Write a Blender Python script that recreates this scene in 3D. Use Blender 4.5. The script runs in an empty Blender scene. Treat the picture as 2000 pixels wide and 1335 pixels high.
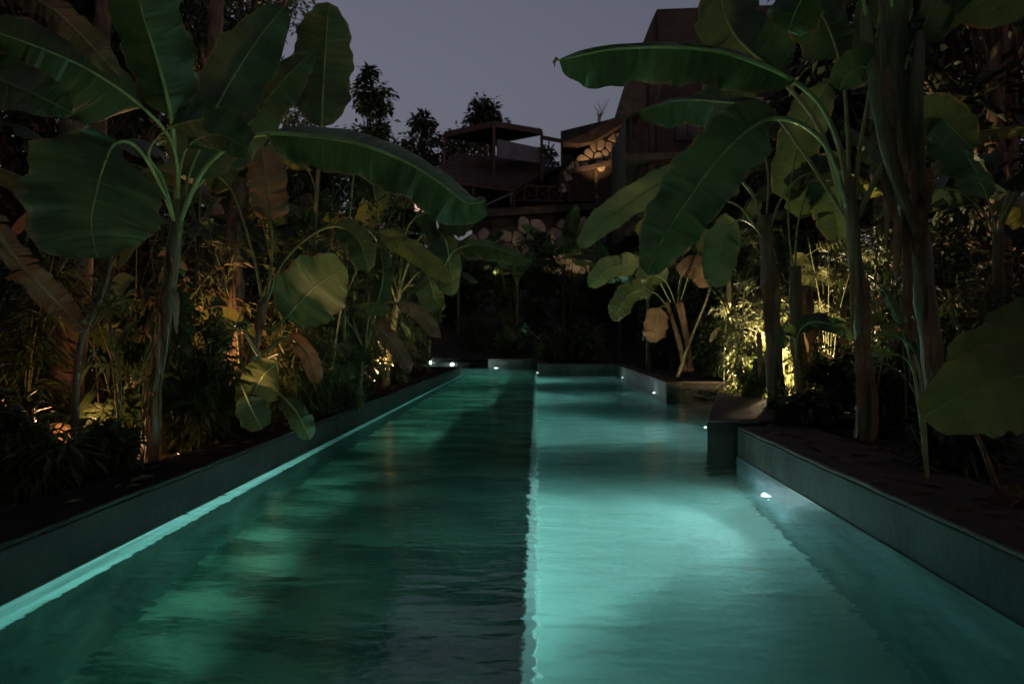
import bpy, bmesh, math, random
from math import radians as R, sin, cos, pi
from mathutils import Vector as V, Matrix, Euler, noise
random.seed(7)
S = bpy.context.scene
COL = S.collection
# ---------------- camera, sky, light, exposure ----------------
cam_d = bpy.data.cameras.new('camera'); cam = bpy.data.objects.new('camera', cam_d); COL.objects.link(cam)
cam.location = (0, 0, 1.2)
cam.rotation_euler = (R(90 - 0.363), 0, R(1.909))
cam_d.sensor_width = 36; cam_d.lens = 27; cam_d.clip_start = 0.05; cam_d.clip_end = 2000
cam_d.dof.use_dof = True; cam_d.dof.focus_distance = 7.0; cam_d.dof.aperture_fstop = 2.4
S.camera = cam
CM = cam.rotation_euler.to_matrix()
def P(px, py, d):
    "world point seen at photo pixel (px, py) at distance d along +Y"
    r = CM @ V(((px - 1000) / 1500, (667.5 - py) / 1500, -1))
    return V((0, 0, 1.2)) + r * (d / r.y)
W = bpy.data.worlds.new('World'); S.world = W; W.use_nodes = True
wn = W.node_tree.nodes; wl = W.node_tree.links; wn.clear()
sky = wn.new('ShaderNodeTexSky'); sky.sky_type = 'NISHITA'; sky.sun_disc = False
sky.sun_elevation = R(4.0); sky.sun_rotation = R(150); sky.air_density = 1.4; sky.dust_density = 3.0; sky.ozone_density = 3.0
hs = wn.new('ShaderNodeHueSaturation'); hs.inputs['Saturation'].default_value = 0.42
tint = wn.new('ShaderNodeMix'); tint.data_type = 'RGBA'; tint.blend_type = 'MULTIPLY'; tint.inputs[0].default_value = 1
tint.inputs[7].default_value = (1.05, 0.92, 1.08, 1)
bg = wn.new('ShaderNodeBackground'); bg.inputs[1].default_value = SKY_STRENGTH = 0.12
wo = wn.new('ShaderNodeOutputWorld')
wl.new(sky.outputs[0], hs.inputs['Color']); wl.new(hs.outputs[0], tint.inputs[6]); wl.new(tint.outputs[2], bg.inputs[0]); wl.new(bg.outputs[0], wo.inputs[0])
sd = bpy.data.lights.new('dusk_glow', 'SUN'); sd.energy = 0.004; sd.angle = R(20); sd.color = (1, .86, .78)
so = bpy.data.objects.new('dusk_glow', sd); COL.objects.link(so); so.rotation_euler = (R(78), 0, R(150 - 180))
S.view_settings.view_transform = 'Standard'; S.view_settings.look = 'None'; S.view_settings.gamma = 1
S.view_settings.use_curve_mapping = False; S.view_settings.exposure = -0.08
cy = S.cycles
cy.use_denoising = True; cy.caustics_refractive = True; cy.caustics_reflective = False
cy.max_bounces = 8; cy.diffuse_bounces = 3; cy.transmission_bounces = 6; cy.glossy_bounces = 3; cy.transparent_max_bounces = 8; cy.volume_bounces = 0
cy.sample_clamp_indirect = 3.0; cy.blur_glossy = 0.6; cy.use_light_tree = True

# ---------------- materials ----------------
def mat(name, col, rough=0.7, col2=None, scale=6.0, detail=5, bump=0.0, bscale=None, spec=0.35, emit=None, estr=0, trans=0, thr=(0.35, 0.65), stretch=(1, 1, 1), coords='Object', metallic=0):
    m = bpy.data.materials.new(name); m.use_nodes = True
    n = m.node_tree.nodes; l = m.node_tree.links; b = n['Principled BSDF']
    b.inputs['Roughness'].default_value = rough; b.inputs['Specular IOR Level'].default_value = spec
    b.inputs['Metallic'].default_value = metallic
    b.inputs['Base Color'].default_value = (*col, 1)
    tc = n.new('ShaderNodeTexCoord'); mp = n.new('ShaderNodeMapping'); mp.inputs['Scale'].default_value = stretch
    l.new(tc.outputs[coords], mp.inputs[0])
    if col2:
        nt = n.new('ShaderNodeTexNoise'); nt.inputs['Scale'].default_value = scale; nt.inputs['Detail'].default_value = detail
        nt.inputs['Roughness'].default_value = .62
        l.new(mp.outputs[0], nt.inputs['Vector'])
        cr = n.new('ShaderNodeValToRGB'); cr.color_ramp.elements[0].position = thr[0]; cr.color_ramp.elements[1].position = thr[1]
        cr.color_ramp.elements[0].color = (*col, 1); cr.color_ramp.elements[1].color = (*col2, 1)
        l.new(nt.outputs[0], cr.inputs[0]); l.new(cr.outputs[0], b.inputs['Base Color'])
    if bump:
        n2 = n.new('ShaderNodeTexNoise'); n2.inputs['Scale'].default_value = bscale or scale * 3; n2.inputs['Detail'].default_value = 6
        l.new(mp.outputs[0], n2.inputs['Vector'])
        bp = n.new('ShaderNodeBump'); bp.inputs['Strength'].default_value = bump; bp.inputs['Distance'].default_value = .02
        l.new(n2.outputs[0], bp.inputs['Height']); l.new(bp.outputs[0], b.inputs['Normal'])
    if emit:
        b.inputs['Emission Color'].default_value = (*emit, 1); b.inputs['Emission Strength'].default_value = estr
    if trans:
        tr = n.new('ShaderNodeBsdfTranslucent'); tr.inputs[0].default_value = (col[0] * 1.3, col[1] * 1.6, col[2] * .6, 1)
        mx = n.new('ShaderNodeMixShader'); mx.inputs[0].default_value = trans
        l.new(b.outputs[0], mx.inputs[1]); l.new(tr.outputs[0], mx.inputs[2]); l.new(mx.outputs[0], n['Material Output'].inputs[0])
    return m
M = {}
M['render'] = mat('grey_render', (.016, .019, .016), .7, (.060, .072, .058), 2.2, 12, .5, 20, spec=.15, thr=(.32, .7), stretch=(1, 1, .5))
M['render_dark'] = mat('shaded_render', (.008, .008, .007), .8, (.024, .023, .019), 3.2, 9, .5, 18, spec=.1)  # darker copy of the render: lack of light put into the colour
M['coping'] = mat('brown_cement_coping', (.04, .028, .02), .7, (.095, .066, .048), 4, 9, .5, 30)
M['band'] = mat('light_band_tone', (.13, .155, .15), .6, (.33, .37, .355), 3, 9, .2, 20, stretch=(1, .3, 4))
M['lit_wall'] = mat('painted_wall_light', (.07, .095, .105), .6, (.24, .28, .30), 1.8, 11, .25, 16, thr=(.34, .68), stretch=(1, .6, 1.4))
M['kerb'] = mat('white_lane_kerb', (.70, .72, .70), .5, (.80, .82, .80), 6, 6)
M['floor_pale'] = mat('pale_pool_plaster', (.27, .30, .29), .6, (.37, .40, .385), .9, 8, .1, 14, thr=(.3, .7))
M['floor_dark'] = mat('shaded_lane_plaster', (.045, .09, .065), .6, (.50, .60, .43), 1.3, 10, .3, 12, thr=(.42, .64), stretch=(.7, 1.7, 1))  # dim lane floor and its ripple light streaks painted into the plaster
M['soil'] = mat('garden_soil', (.025, .019, .014), .95, (.07, .05, .035), 7, 8, .8, 25)
M['metal'] = mat('brushed_metal', (.5, .5, .5), .35, metallic=1)
M['lamp_cold'] = mat('cold_lamp_lens', (.8, .8, .8), .3, emit=(.82, .95, 1), estr=26)
M['lamp_warm'] = mat('warm_lamp_lens', (.8, .8, .8), .3, emit=(1, .62, .32), estr=4)

# ---------------- object helpers ----------------
def link(o, parent=None):
    COL.objects.link(o)
    if parent is not None: o.parent = parent
    return o
def mesh_obj(name, verts, faces, m, parent=None, smooth=False, mats=None, fm=None):
    me = bpy.data.meshes.new(name); me.from_pydata([tuple(v) for v in verts], [], faces); me.update()
    for k in (mats or [m]): me.materials.append(k)
    if fm: me.polygons.foreach_set('material_index', fm)
    if smooth: me.polygons.foreach_set('use_smooth', [True] * len(me.polygons))
    return link(bpy.data.objects.new(name, me), parent)
def thing(name, label, cat, loc=(0, 0, 0), group=None, rz=0):
    o = bpy.data.objects.new(name, None); COL.objects.link(o); o.location = loc; o.rotation_euler = (0, 0, rz); o.empty_display_size = .1
    return tag(o, label, cat, group)
def tag(o, label=None, cat=None, group=None, kind=None):
    if label: o['label'] = label
    if cat: o['category'] = cat
    if group: o['group'] = group
    if kind: o['kind'] = kind
    return o
class MB:
    def __init__(s, org=(0, 0, 0)): s.v = []; s.f = []; s.o = V(org)
    def add(s, vs, fs):
        b = len(s.v); s.v += [V(v) - s.o for v in vs]; s.f += [tuple(i + b for i in f) for f in fs]
    def prism(s, poly, z0, z1):
        n = len(poly)
        a = sum(poly[i][0] * poly[(i + 1) % n][1] - poly[(i + 1) % n][0] * poly[i][1] for i in range(n))
        if a < 0: poly = poly[::-1]
        s.add([(x, y, z0) for x, y in poly] + [(x, y, z1) for x, y in poly],
              [tuple(range(n))[::-1], tuple(range(n, 2 * n))] + [(i, (i + 1) % n, (i + 1) % n + n, i + n) for i in range(n)])
    def box(s, a, b): s.prism([(a[0], a[1]), (b[0], a[1]), (b[0], b[1]), (a[0], b[1])], a[2], b[2])
    def tube(s, pts, rad, n=7, caps=True):
        pts = [V(p) for p in pts]; k = len(pts)
        rad = rad if isinstance(rad, (list, tuple)) else [rad] * k
        vs = []; up = V((0.13, 0.21, 1)).normalized()
        for i, p in enumerate(pts):
            t = (pts[min(i + 1, k - 1)] - pts[max(i - 1, 0)]).normalized()
            a = t.cross(up)
            if a.length < .05: a = t.cross(V((1, 0, 0)))
            a.normalize(); b = t.cross(a)
            up = b if b.z * 0 == 0 and abs(t.dot(up)) > .9 else up
            vs += [p + (a * cos(2 * pi * j / n) + b * sin(2 * pi * j / n)) * rad[i] for j in range(n)]
        fs = [(i * n + j, i * n + (j + 1) % n, (i + 1) * n + (j + 1) % n, (i + 1) * n + j) for i in range(k - 1) for j in range(n)]
        if caps: fs += [tuple(range(n))[::-1], tuple(range((k - 1) * n, k * n))]
        s.add(vs, fs)
    def build(s, name, m, parent=None, smooth=False, mats=None, fm=None):
        o = mesh_obj(name, s.v, s.f, m, parent, smooth, mats, fm)
        if parent is None: o.location = s.o
        return o
def bevel(o, w=.01, seg=2):
    b = o.modifiers.new('b', 'BEVEL'); b.width = w; b.segments = seg; b.limit_method = 'ANGLE'; return o
def spline(pts, n):
    "Catmull-Rom through pts, n samples"
    pts = [V(p) for p in pts]; q = [pts[0] * 2 - pts[1]] + pts + [pts[-1] * 2 - pts[-2]]; out = []
    for i in range(n):
        u = i / (n - 1) * (len(pts) - 1); k = min(int(u), len(pts) - 2); t = u - k
        a, b, c, d = q[k:k + 4]
        out.append(.5 * ((2 * b) + (c - a) * t + (2 * a - 5 * b + 4 * c - d) * t * t + (3 * b - a - 3 * c + d) * t ** 3))
    return out

# ---------------- ground ----------------
def sm(a, b, x):
    t = min(1, max(0, (x - a) / (b - a))); return t * t * (3 - 2 * t)
def gz(x, y):
    z = .17 + sm(31, 36, y) * 1.6 + sm(37, 60, y) * 4 + sm(60, 200, y) * 4
    z += sm(4.5, 16, abs(x)) * .8
    z += .05 * noise.noise((x * 1.3, y * 1.3, 0)) + .03 * noise.noise((x * 4, y * 4, 3))
    return z
HOLES = [(-2.6, 2.25, -6, 24.4), (-5.3, 0.1, 24.0, 30.5), (-.1, 2.9, 15, 26), (2.0, 3.55, 8.4, 15.8)]
def frange(a, b, st): return [a + st * i for i in range(int(round((b - a) / st)) + 1)]
xs = [-300, -150, -80, -50, -35, -25, -18, -14, -11, -9] + frange(-8, 8, .25) + [9, 11, 14, 18, 25, 35, 50, 80, 150, 300]
ys = [-60, -30, -15, -8] + frange(-6, 33, .25) + [34, 35, 36, 37, 38, 40, 43, 46, 50, 55, 60, 70, 85, 110, 150, 220, 400]
gv = [(x, y, gz(x, y)) for y in ys for x in xs]; gf = []
for j in range(len(ys) - 1):
    for i in range(len(xs) - 1):
        cx = (xs[i] + xs[i + 1]) / 2; cyy = (ys[j] + ys[j + 1]) / 2
        if any(a < cx < b and c < cyy < d for a, b, c, d in HOLES): continue
        k = j * len(xs) + i; gf.append((k, k + 1, k + 1 + len(xs), k + len(xs)))
tag(mesh_obj('ground', gv, gf, M['soil'], smooth=True), kind='structure')

# ---------------- pool ----------------
def wob(o, amt):
    "cut long edges and wear them unevenly"
    bm = bmesh.new(); bm.from_mesh(o.data)
    for k in range(7):
        es = [e for e in bm.edges if e.calc_length() > .3 and abs((e.verts[0].co - e.verts[1].co).normalized().z) < .5]
        if not es: break
        bmesh.ops.subdivide_edges(bm, edges=es, cuts=1)
    for v in bm.verts:
        p = v.co + o.matrix_world.translation; q = noise.noise_vector((p.x * 5, p.y * 5, p.z * 5 + 3)) + noise.noise_vector((p.x * 1.3, p.y * 1.3, 9))
        v.co += V((q.x, q.y, q.z * (.35 if v.co.z > .1 else 0))) * amt
    bm.to_mesh(o.data); bm.free(); return o
def wall(label, poly, zt, m, copm=None, cop=None, z0=-1.9, cat='pool wall', name='pool_wall', bev=.012):
    cx = sum(p[0] for p in poly) / len(poly); cyy = sum(p[1] for p in poly) / len(poly)
    t = thing(name, label, cat, (cx, cyy, 0))
    a = MB((cx, cyy, 0)); a.prism(poly, z0, zt - .03); wob(bevel(a.build('wall_body', m, t), .01), .002)
    b = MB((cx, cyy, 0)); b.prism(cop or poly, zt - .0298, zt); wob(bevel(b.build('coping', copm or M['coping'], t), bev), .009)
    return t
def rect(a, b, c, d): return [(a, c), (b, c), (b, d), (a, d)]
wr = wall('long grey rendered pool wall with wide brown coping along the right side, nearest the camera', rect(2.02, 2.75, -6, 7.83), .30, M['render'])
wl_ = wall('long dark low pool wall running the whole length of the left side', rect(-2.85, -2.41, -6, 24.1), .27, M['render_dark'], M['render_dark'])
b = MB(wl_.location); b.box((-2.4099, -6, -.32), (-2.398, 24.1, -.004)); b.build('painted_light_band', M['band'], wl_)  # pale strip paints the lamp light on the wall below the waterline
M['wall_shade'] = mat('painted_wall_shade', (.005, .009, .007), .7, (.022, .034, .026), 2.4, 10, .3, 14, spec=.08)  # near-black tone paints the lower left wall as out of the lamp light
b = MB(wl_.location); b.box((-2.4099, -6, -1.6), (-2.401, 24.1, -.3205)); b.build('submerged_tone', M['wall_shade'], wl_)
b = MB(wr.location); b.box((2.009, -6, -1.6), (2.0199, 7.83, -.004)); b.build('submerged_tone', M['lit_wall'], wr)  # paler blue sheet paints the lamp glow on the wall under water
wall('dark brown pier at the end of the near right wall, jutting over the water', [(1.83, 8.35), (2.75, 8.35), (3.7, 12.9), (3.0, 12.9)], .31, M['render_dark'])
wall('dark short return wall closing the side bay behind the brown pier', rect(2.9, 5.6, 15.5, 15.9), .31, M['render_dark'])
wall('grey pool wall on the far right with two lamps, ending in a clean corner', rect(2.58, 2.95, 15.5, 25.9), .30, M['render'])
wall('grey wall closing the far end of the right swimming lane', rect(.06, 2.58, 25.7, 26.1), .30, M['render'])
wall('grey pool wall at the very back, lamp in its middle, right of the dark gap', rect(-1.95, .02, 30.2, 30.7), .34, M['render'])
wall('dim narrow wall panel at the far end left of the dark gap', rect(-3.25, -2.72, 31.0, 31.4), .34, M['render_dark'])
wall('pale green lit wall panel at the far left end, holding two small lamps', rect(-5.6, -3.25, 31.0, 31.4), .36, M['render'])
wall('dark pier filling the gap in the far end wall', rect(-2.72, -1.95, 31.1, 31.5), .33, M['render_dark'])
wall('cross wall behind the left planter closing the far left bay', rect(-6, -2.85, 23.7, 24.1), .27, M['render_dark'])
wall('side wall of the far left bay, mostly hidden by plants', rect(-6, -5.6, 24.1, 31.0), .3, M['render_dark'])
wall('short lane-end wall turning the corner at the back of the pool', rect(.02, .3, 26.1, 30.7), .3, M['render'])
wall('low brown cross wall behind the right planter in front of the lit bushes', rect(2.75, 9.0, 8.6, 9.1), .31, M['render_dark'], z0=-.2, cat='garden wall', name='garden_wall')
wall('wider raised planter edge behind the far end of the pool, pale speckled face', rect(-5.2, -1.2, 33.2, 33.8), .78, M['render'], z0=-.2, cat='garden wall', name='garden_wall')
wall('long low dark planter edge at the back under the far bushes', rect(-6, 6, 34.4, 34.8), 1.05, M['render_dark'], z0=-.2, cat='garden wall', name='garden_wall')
fl = MB(); fl.add([(-.02, -6, -1.6), (5.2, -6, -1.6), (5.2, 32, -1.6), (-.02, 32, -1.6)], [(0, 1, 2, 3)])
tag(fl.build('pool_floor_right', M['floor_pale']), kind='structure')
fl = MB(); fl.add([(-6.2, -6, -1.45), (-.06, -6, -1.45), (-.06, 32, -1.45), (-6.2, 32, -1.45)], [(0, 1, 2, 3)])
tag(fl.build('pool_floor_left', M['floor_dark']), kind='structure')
dv = MB((0, 10, -1)); dv.box((-.085, -6, -1.7), (.0, 25.7, -1.15))
tag(bevel(dv.build('lane_divider', M['kerb']), .012), 'straight pale submerged kerb dividing the dark left lane from the bright right lane', 'lane divider')
# water: a closed body whose sides sit inside the walls
wp = [(-2.5, -5.5), (2.3, -5.5), (2.3, 8.5), (3.3, 12.9), (4.9, 13.2), (4.9, 15.6), (2.7, 15.6), (2.7, 25.8), (.1, 25.8), (.1, 31.2), (-5.7, 31.2), (-5.7, 23.9), (-2.5, 23.9)]
wm = bpy.data.materials.new('pool_water'); wm.use_nodes = True; n = wm.node_tree.nodes; l = wm.node_tree.links; n.clear()
gl = n.new('ShaderNodeBsdfGlass'); gl.inputs['IOR'].default_value = 1.33; gl.inputs['Roughness'].default_value = 0.0
gl.inputs['Color'].default_value = (1, 1, 1, 1)
tc = n.new('ShaderNodeTexCoord'); mp = n.new('ShaderNodeMapping'); mp.inputs['Scale'].default_value = (.75, 1.5, 1); mp.inputs['Rotation'].default_value = (0, 0, .12)
l.new(tc.outputs['Object'], mp.inputs[0])
n1 = n.new('ShaderNodeTexNoise'); n1.inputs['Scale'].default_value = 1.6; n1.inputs['Detail'].default_value = 2; n1.inputs['Distortion'].default_value = .6
n2 = n.new('ShaderNodeTexNoise'); n2.inputs['Scale'].default_value = 9; n2.inputs['Detail'].default_value = 3
l.new(mp.outputs[0], n1.inputs['Vector']); l.new(mp.outputs[0], n2.inputs['Vector'])
b1 = n.new('ShaderNodeBump'); b1.inputs['Strength'].default_value = 1; b1.inputs['Distance'].default_value = WAVE1 = .013
b2 = n.new('ShaderNodeBump'); b2.inputs['Strength'].default_value = 1; b2.inputs['Distance'].default_value = WAVE2 = .004
l.new(n1.outputs[0], b1.inputs['Height']); l.new(n2.outputs[0], b2.inputs['Height']); n3 = n.new('ShaderNodeTexNoise'); n3.inputs['Scale'].default_value = 4; n3.inputs['Detail'].default_value = 2; n3.inputs['Distortion'].default_value = .4; l.new(mp.outputs[0], n3.inputs['Vector'])
b3 = n.new('ShaderNodeBump'); b3.inputs['Strength'].default_value = 1; b3.inputs['Distance'].default_value = .006; l.new(n3.outputs[0], b3.inputs['Height']); l.new(b1.outputs[0], b3.inputs['Normal']); l.new(b3.outputs[0], b2.inputs['Normal']); l.new(b2.outputs[0], gl.inputs['Normal'])
pv = n.new('ShaderNodeVolumePrincipled'); pv.inputs['Color'].default_value = (.35, .75, .68, 1); pv.inputs['Density'].default_value = .014
pv.inputs['Anisotropy'].default_value = .55
va = n.new('ShaderNodeVolumeAbsorption'); va.inputs['Color'].default_value = (.13, .76, .66, 1); va.inputs["Density"].default_value = .31
ad = n.new('ShaderNodeAddShader'); l.new(va.outputs[0], ad.inputs[0]); l.new(pv.outputs[0], ad.inputs[1])
wo_ = n.new('ShaderNodeOutputMaterial'); l.new(gl.outputs[0], wo_.inputs['Surface']); l.new(ad.outputs[0], wo_.inputs['Volume'])
wb = MB(); wb.prism(wp, -1.68, 0); tag(wb.build('water', wm), kind='structure')

def pool_lamp(loc, ang, power, label, wash=.05, spot=96, r=.05, group='underwater lamps set into the pool walls'):
    "ang: direction the lamp faces, degrees about z from +X"
    t = thing('pool_lamp', label, 'pool light', loc, group, R(ang))
    a = MB(); n = 16
    ring = lambda x, r: [(x, r * cos(2 * pi * i / n), r * sin(2 * pi * i / n)) for i in range(n)]
    vs = ring(-.02, r * 1.55) + ring(.018, r * 1.5) + ring(.026, r * 1.2) + ring(.006, r * 1.02)
    a.add(vs, [(k * n + i, k * n + (i + 1) % n, (k + 1) * n + (i + 1) % n, (k + 1) * n + i) for k in range(3) for i in range(n)])
    a.build('trim_ring', M['metal'], t, True)
    b = MB(); b.add(ring(.010, r * 1.0) + ring(.045, r * .75) + [(.062, 0, 0)],
        [(i, (i + 1) % n, (i + 1) % n + n, i + n) for i in range(n)] + [(n + i, n + (i + 1) % n, 2 * n) for i in range(n)])
    b.build('lens', M['lamp_cold'], t, True)
    ld = bpy.data.lights.new('pool_lamp_beam', 'SPOT'); ld.energy = power * .85; ld.color = (.80, .95, 1); ld.spot_size = R(spot); ld.spot_blend = 1; ld.shadow_soft_size = .05
    lo = bpy.data.objects.new('pool_lamp_beam', ld); COL.objects.link(lo); lo.parent = t; lo.location = (.10, 0, 0); lo.rotation_euler = (0, R(-90), 0)
    up = 1
    for nm, en, zz, xx, tilt, sp, sf, cl in (('pool_lamp_spill', .016, 0, .22, -90, 0, .05, (.75, .95, 1)), ('added_upwash', .42 * wash * up, max(.04 - loc[2], .05), .55, -152, 108, .16, (.5, 1, .70)), ('pool_lamp_flare', .07, 0, .10, -90, 146, .05, (.80, .95, 1))):  # upwash: light added above the water, standing in for the beam leaving it
        if en == 0: continue
        l2 = bpy.data.lights.new(nm, 'SPOT' if sp else 'POINT'); l2.energy = power * en; l2.color = cl; l2.shadow_soft_size = sf
        l2.cycles.use_multiple_importance_sampling = False
        if sp: l2.spot_size = R(sp); l2.spot_blend = .7
        o2 = bpy.data.objects.new(nm, l2); COL.objects.link(o2); o2.parent = t; o2.location = (xx, 0, zz); o2.rotation_euler = (0, R(tilt if loc[1] < 25 or not sp or nm == 'pool_lamp_flare' else -180), 0)
    return t
PW = 3000
pool_lamp((2.02, 6.75, -.82), 194, PW, 'bright underwater lamp in the near right pool wall, closest to the camera', r=.045)
pool_lamp((2.02, 1.5, -.82), 146, PW * .12, 'underwater lamp in the right pool wall beside the camera', wash=1.7, r=.045)
pool_lamp((2.42, 10.95, -.6), 158, PW * .9, 'underwater lamp hidden just behind the brown pier')
pool_lamp((2.58, 16.9, -.2), 180, PW * .7, 'underwater lamp near the clean corner of the far right wall', wash=.05, r=.07)
pool_lamp((2.58, 23.2, -.2), 180, PW * .8, 'underwater lamp at the far end of the right wall, before the corner', wash=.3, r=.075)
pool_lamp((-1.62, 30.2, -.11), 250, PW * .9, 'largest lamp in the far end wall, right of the dark gap', r=.085, wash=.4)
pool_lamp((.02, 26.05, -.12), 205, PW * .25, 'small lamp at the top end of the lane divider')
pool_lamp((-3.45, 31.0, .1), 270, PW * .15, 'small lamp on the lit far left panel, the right one of two')
pool_lamp((-4.35, 31.0, .17), 270, PW * .15, 'small lamp on the lit far left panel, the left one of two')

# ---------------- foliage materials ----------------
def leaf_mat(name, c1, c2, rough=.42, trans=.3, spec=.4, veins=.75, vscale=50):
    m = bpy.data.materials.new(name); m.use_nodes = True
    n = m.node_tree.nodes; l = m.node_tree.links; b = n['Principled BSDF']
    b.inputs['Roughness'].default_value = rough; b.inputs['Specular IOR Level'].default_value = spec
    uv = n.new('ShaderNodeUVMap')
    mp = n.new('ShaderNodeMapping'); mp.inputs['Scale'].default_value = (vscale, 1.2, 1); l.new(uv.outputs[0], mp.inputs[0])
    nz = n.new('ShaderNodeTexNoise'); nz.inputs['Scale'].default_value = 1; nz.inputs['Detail'].default_value = 4; l.new(mp.outputs[0], nz.inputs['Vector'])
    tc = n.new('ShaderNodeTexCoord')
    n2 = n.new('ShaderNodeTexNoise'); n2.inputs['Scale'].default_value = 2.2; n2.inputs['Detail'].default_value = 8; l.new(tc.outputs['Object'], n2.inputs['Vector'])
    mx = n.new('ShaderNodeMath'); mx.operation = 'MULTIPLY_ADD'; mx.inputs[1].default_value = veins * .6
    l.new(nz.outputs[0], mx.inputs[0]); l.new(n2.outputs[0], mx.inputs[2])
    cr = n.new('ShaderNodeValToRGB'); cr.color_ramp.elements[0].position = .45 + veins * .12; cr.color_ramp.elements[1].position = .80 + veins * .26
    cr.color_ramp.elements[0].color = (*c1, 1); cr.color_ramp.elements[1].color = (*c2, 1)
    l.new(mx.outputs[0], cr.inputs[0])
    sp = n.new('ShaderNodeSeparateXYZ'); l.new(uv.outputs[0], sp.inputs[0]); n4 = n.new('ShaderNodeTexNoise'); n4.inputs['Scale'].default_value = 9; n4.inputs['Detail'].default_value = 3; l.new(tc.outputs['Object'], n4.inputs['Vector'])
    e1 = n.new('ShaderNodeMath'); e1.operation = 'MULTIPLY_ADD'; e1.inputs[1].default_value = .55; l.new(n4.outputs[0], e1.inputs[0]); l.new(sp.outputs[1], e1.inputs[2])
    e2 = n.new('ShaderNodeMapRange'); e2.inputs[1].default_value = 1.20; e2.inputs[2].default_value = 1.28; l.new(e1.outputs[0], e2.inputs[0])
    ce = n.new('ShaderNodeMix'); ce.data_type = 'RGBA'; ce.inputs[7].default_value = (.16, .10, .045, 1); l.new(e2.outputs[0], ce.inputs[0]); l.new(cr.outputs[0], ce.inputs[6]); cr = ce
    l.new(cr.outputs[2], b.inputs['Base Color'])
    bp = n.new('ShaderNodeBump'); bp.inputs['Strength'].default_value = .5; bp.inputs['Distance'].default_value = .012
    m3 = n.new('ShaderNodeMapping'); m3.inputs['Scale'].default_value = (vscale * .2, .5, 1); l.new(uv.outputs[0], m3.inputs[0])
    n3 = n.new('ShaderNodeTexNoise'); n3.inputs['Scale'].default_value = 1; n3.inputs['Detail'].default_value = 1; l.new(m3.outputs[0], n3.inputs['Vector'])
    bq = n.new('ShaderNodeBump'); bq.inputs['Strength'].default_value = .6; bq.inputs['Distance'].default_value = .05; l.new(n3.outputs[0], bq.inputs['Height']); l.new(bq.outputs[0], bp.inputs['Normal'])
    l.new(nz.outputs[0], bp.inputs['Height']); l.new(bp.outputs[0], b.inputs['Normal'])
    tr = n.new('ShaderNodeBsdfTranslucent'); l.new(cr.outputs[2], tr.inputs[0])
    ms = n.new('ShaderNodeMixShader'); ms.inputs[0].default_value = trans
    l.new(b.outputs[0], ms.inputs[1]); l.new(tr.outputs[0], ms.inputs[2]); l.new(ms.outputs[0], n['Material Output'].inputs[0])
    return m
M['ban'] = leaf_mat('banana_leaf_green', (.022, .046, .015), (.085, .13, .042))
M['ban_pale'] = leaf_mat('banana_leaf_pale', (.09, .14, .045), (.20, .23, .08))
M['ban_yel'] = leaf_mat('banana_leaf_yellowing', (.13, .14, .03), (.30, .27, .07), trans=.5)
M['ban_dry'] = leaf_mat('banana_leaf_dry', (.12, .07, .035), (.30, .19, .10), rough=.8, trans=.25)
M['ear'] = leaf_mat('broad_leaf_olive', (.06, .085, .02), (.13, .15, .035), vscale=14, trans=.25)
M['rib'] = mat('green_midrib', (.13, .18, .06), .4, (.26, .30, .12), 8, 4)
M['rib_dry'] = mat('dry_midrib', (.22, .14, .07), .7, (.32, .22, .12), 8, 4)
M['stem'] = mat('banana_pseudostem', (.025, .035, .014), .5, (.16, .14, .07), 5, 9, .6, 22, stretch=(2.2, 2.2, .35), thr=(.3, .66))
M['stem_dry'] = mat('dry_sheath_stem', (.07, .042, .025), .85, (.26, .16, .09), 6, 9, .9, 26, stretch=(2.4, 2.4, .3), thr=(.3, .7))
M['bark'] = mat('tree_bark', (.07, .045, .03), .9, (.22, .14, .09), 6, 10, 1, 22, stretch=(2, 2, .4))
M['twig'] = mat('green_twig', (.06, .07, .03), .6, (.14, .13, .06), 12, 3)
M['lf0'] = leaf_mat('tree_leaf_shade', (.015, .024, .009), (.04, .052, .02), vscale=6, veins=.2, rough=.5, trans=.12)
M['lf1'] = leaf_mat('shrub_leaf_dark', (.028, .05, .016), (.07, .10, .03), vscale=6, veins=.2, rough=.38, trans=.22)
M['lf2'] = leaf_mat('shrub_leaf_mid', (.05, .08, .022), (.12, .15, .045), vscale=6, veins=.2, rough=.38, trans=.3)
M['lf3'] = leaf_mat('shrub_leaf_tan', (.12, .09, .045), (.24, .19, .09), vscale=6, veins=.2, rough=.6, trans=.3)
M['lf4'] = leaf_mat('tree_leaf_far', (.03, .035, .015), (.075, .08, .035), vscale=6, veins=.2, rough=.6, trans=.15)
M['lf5'] = leaf_mat('pale_bush_leaf', (.16, .18, .07), (.34, .33, .17), vscale=6, veins=.2, rough=.4, trans=.3)

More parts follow.
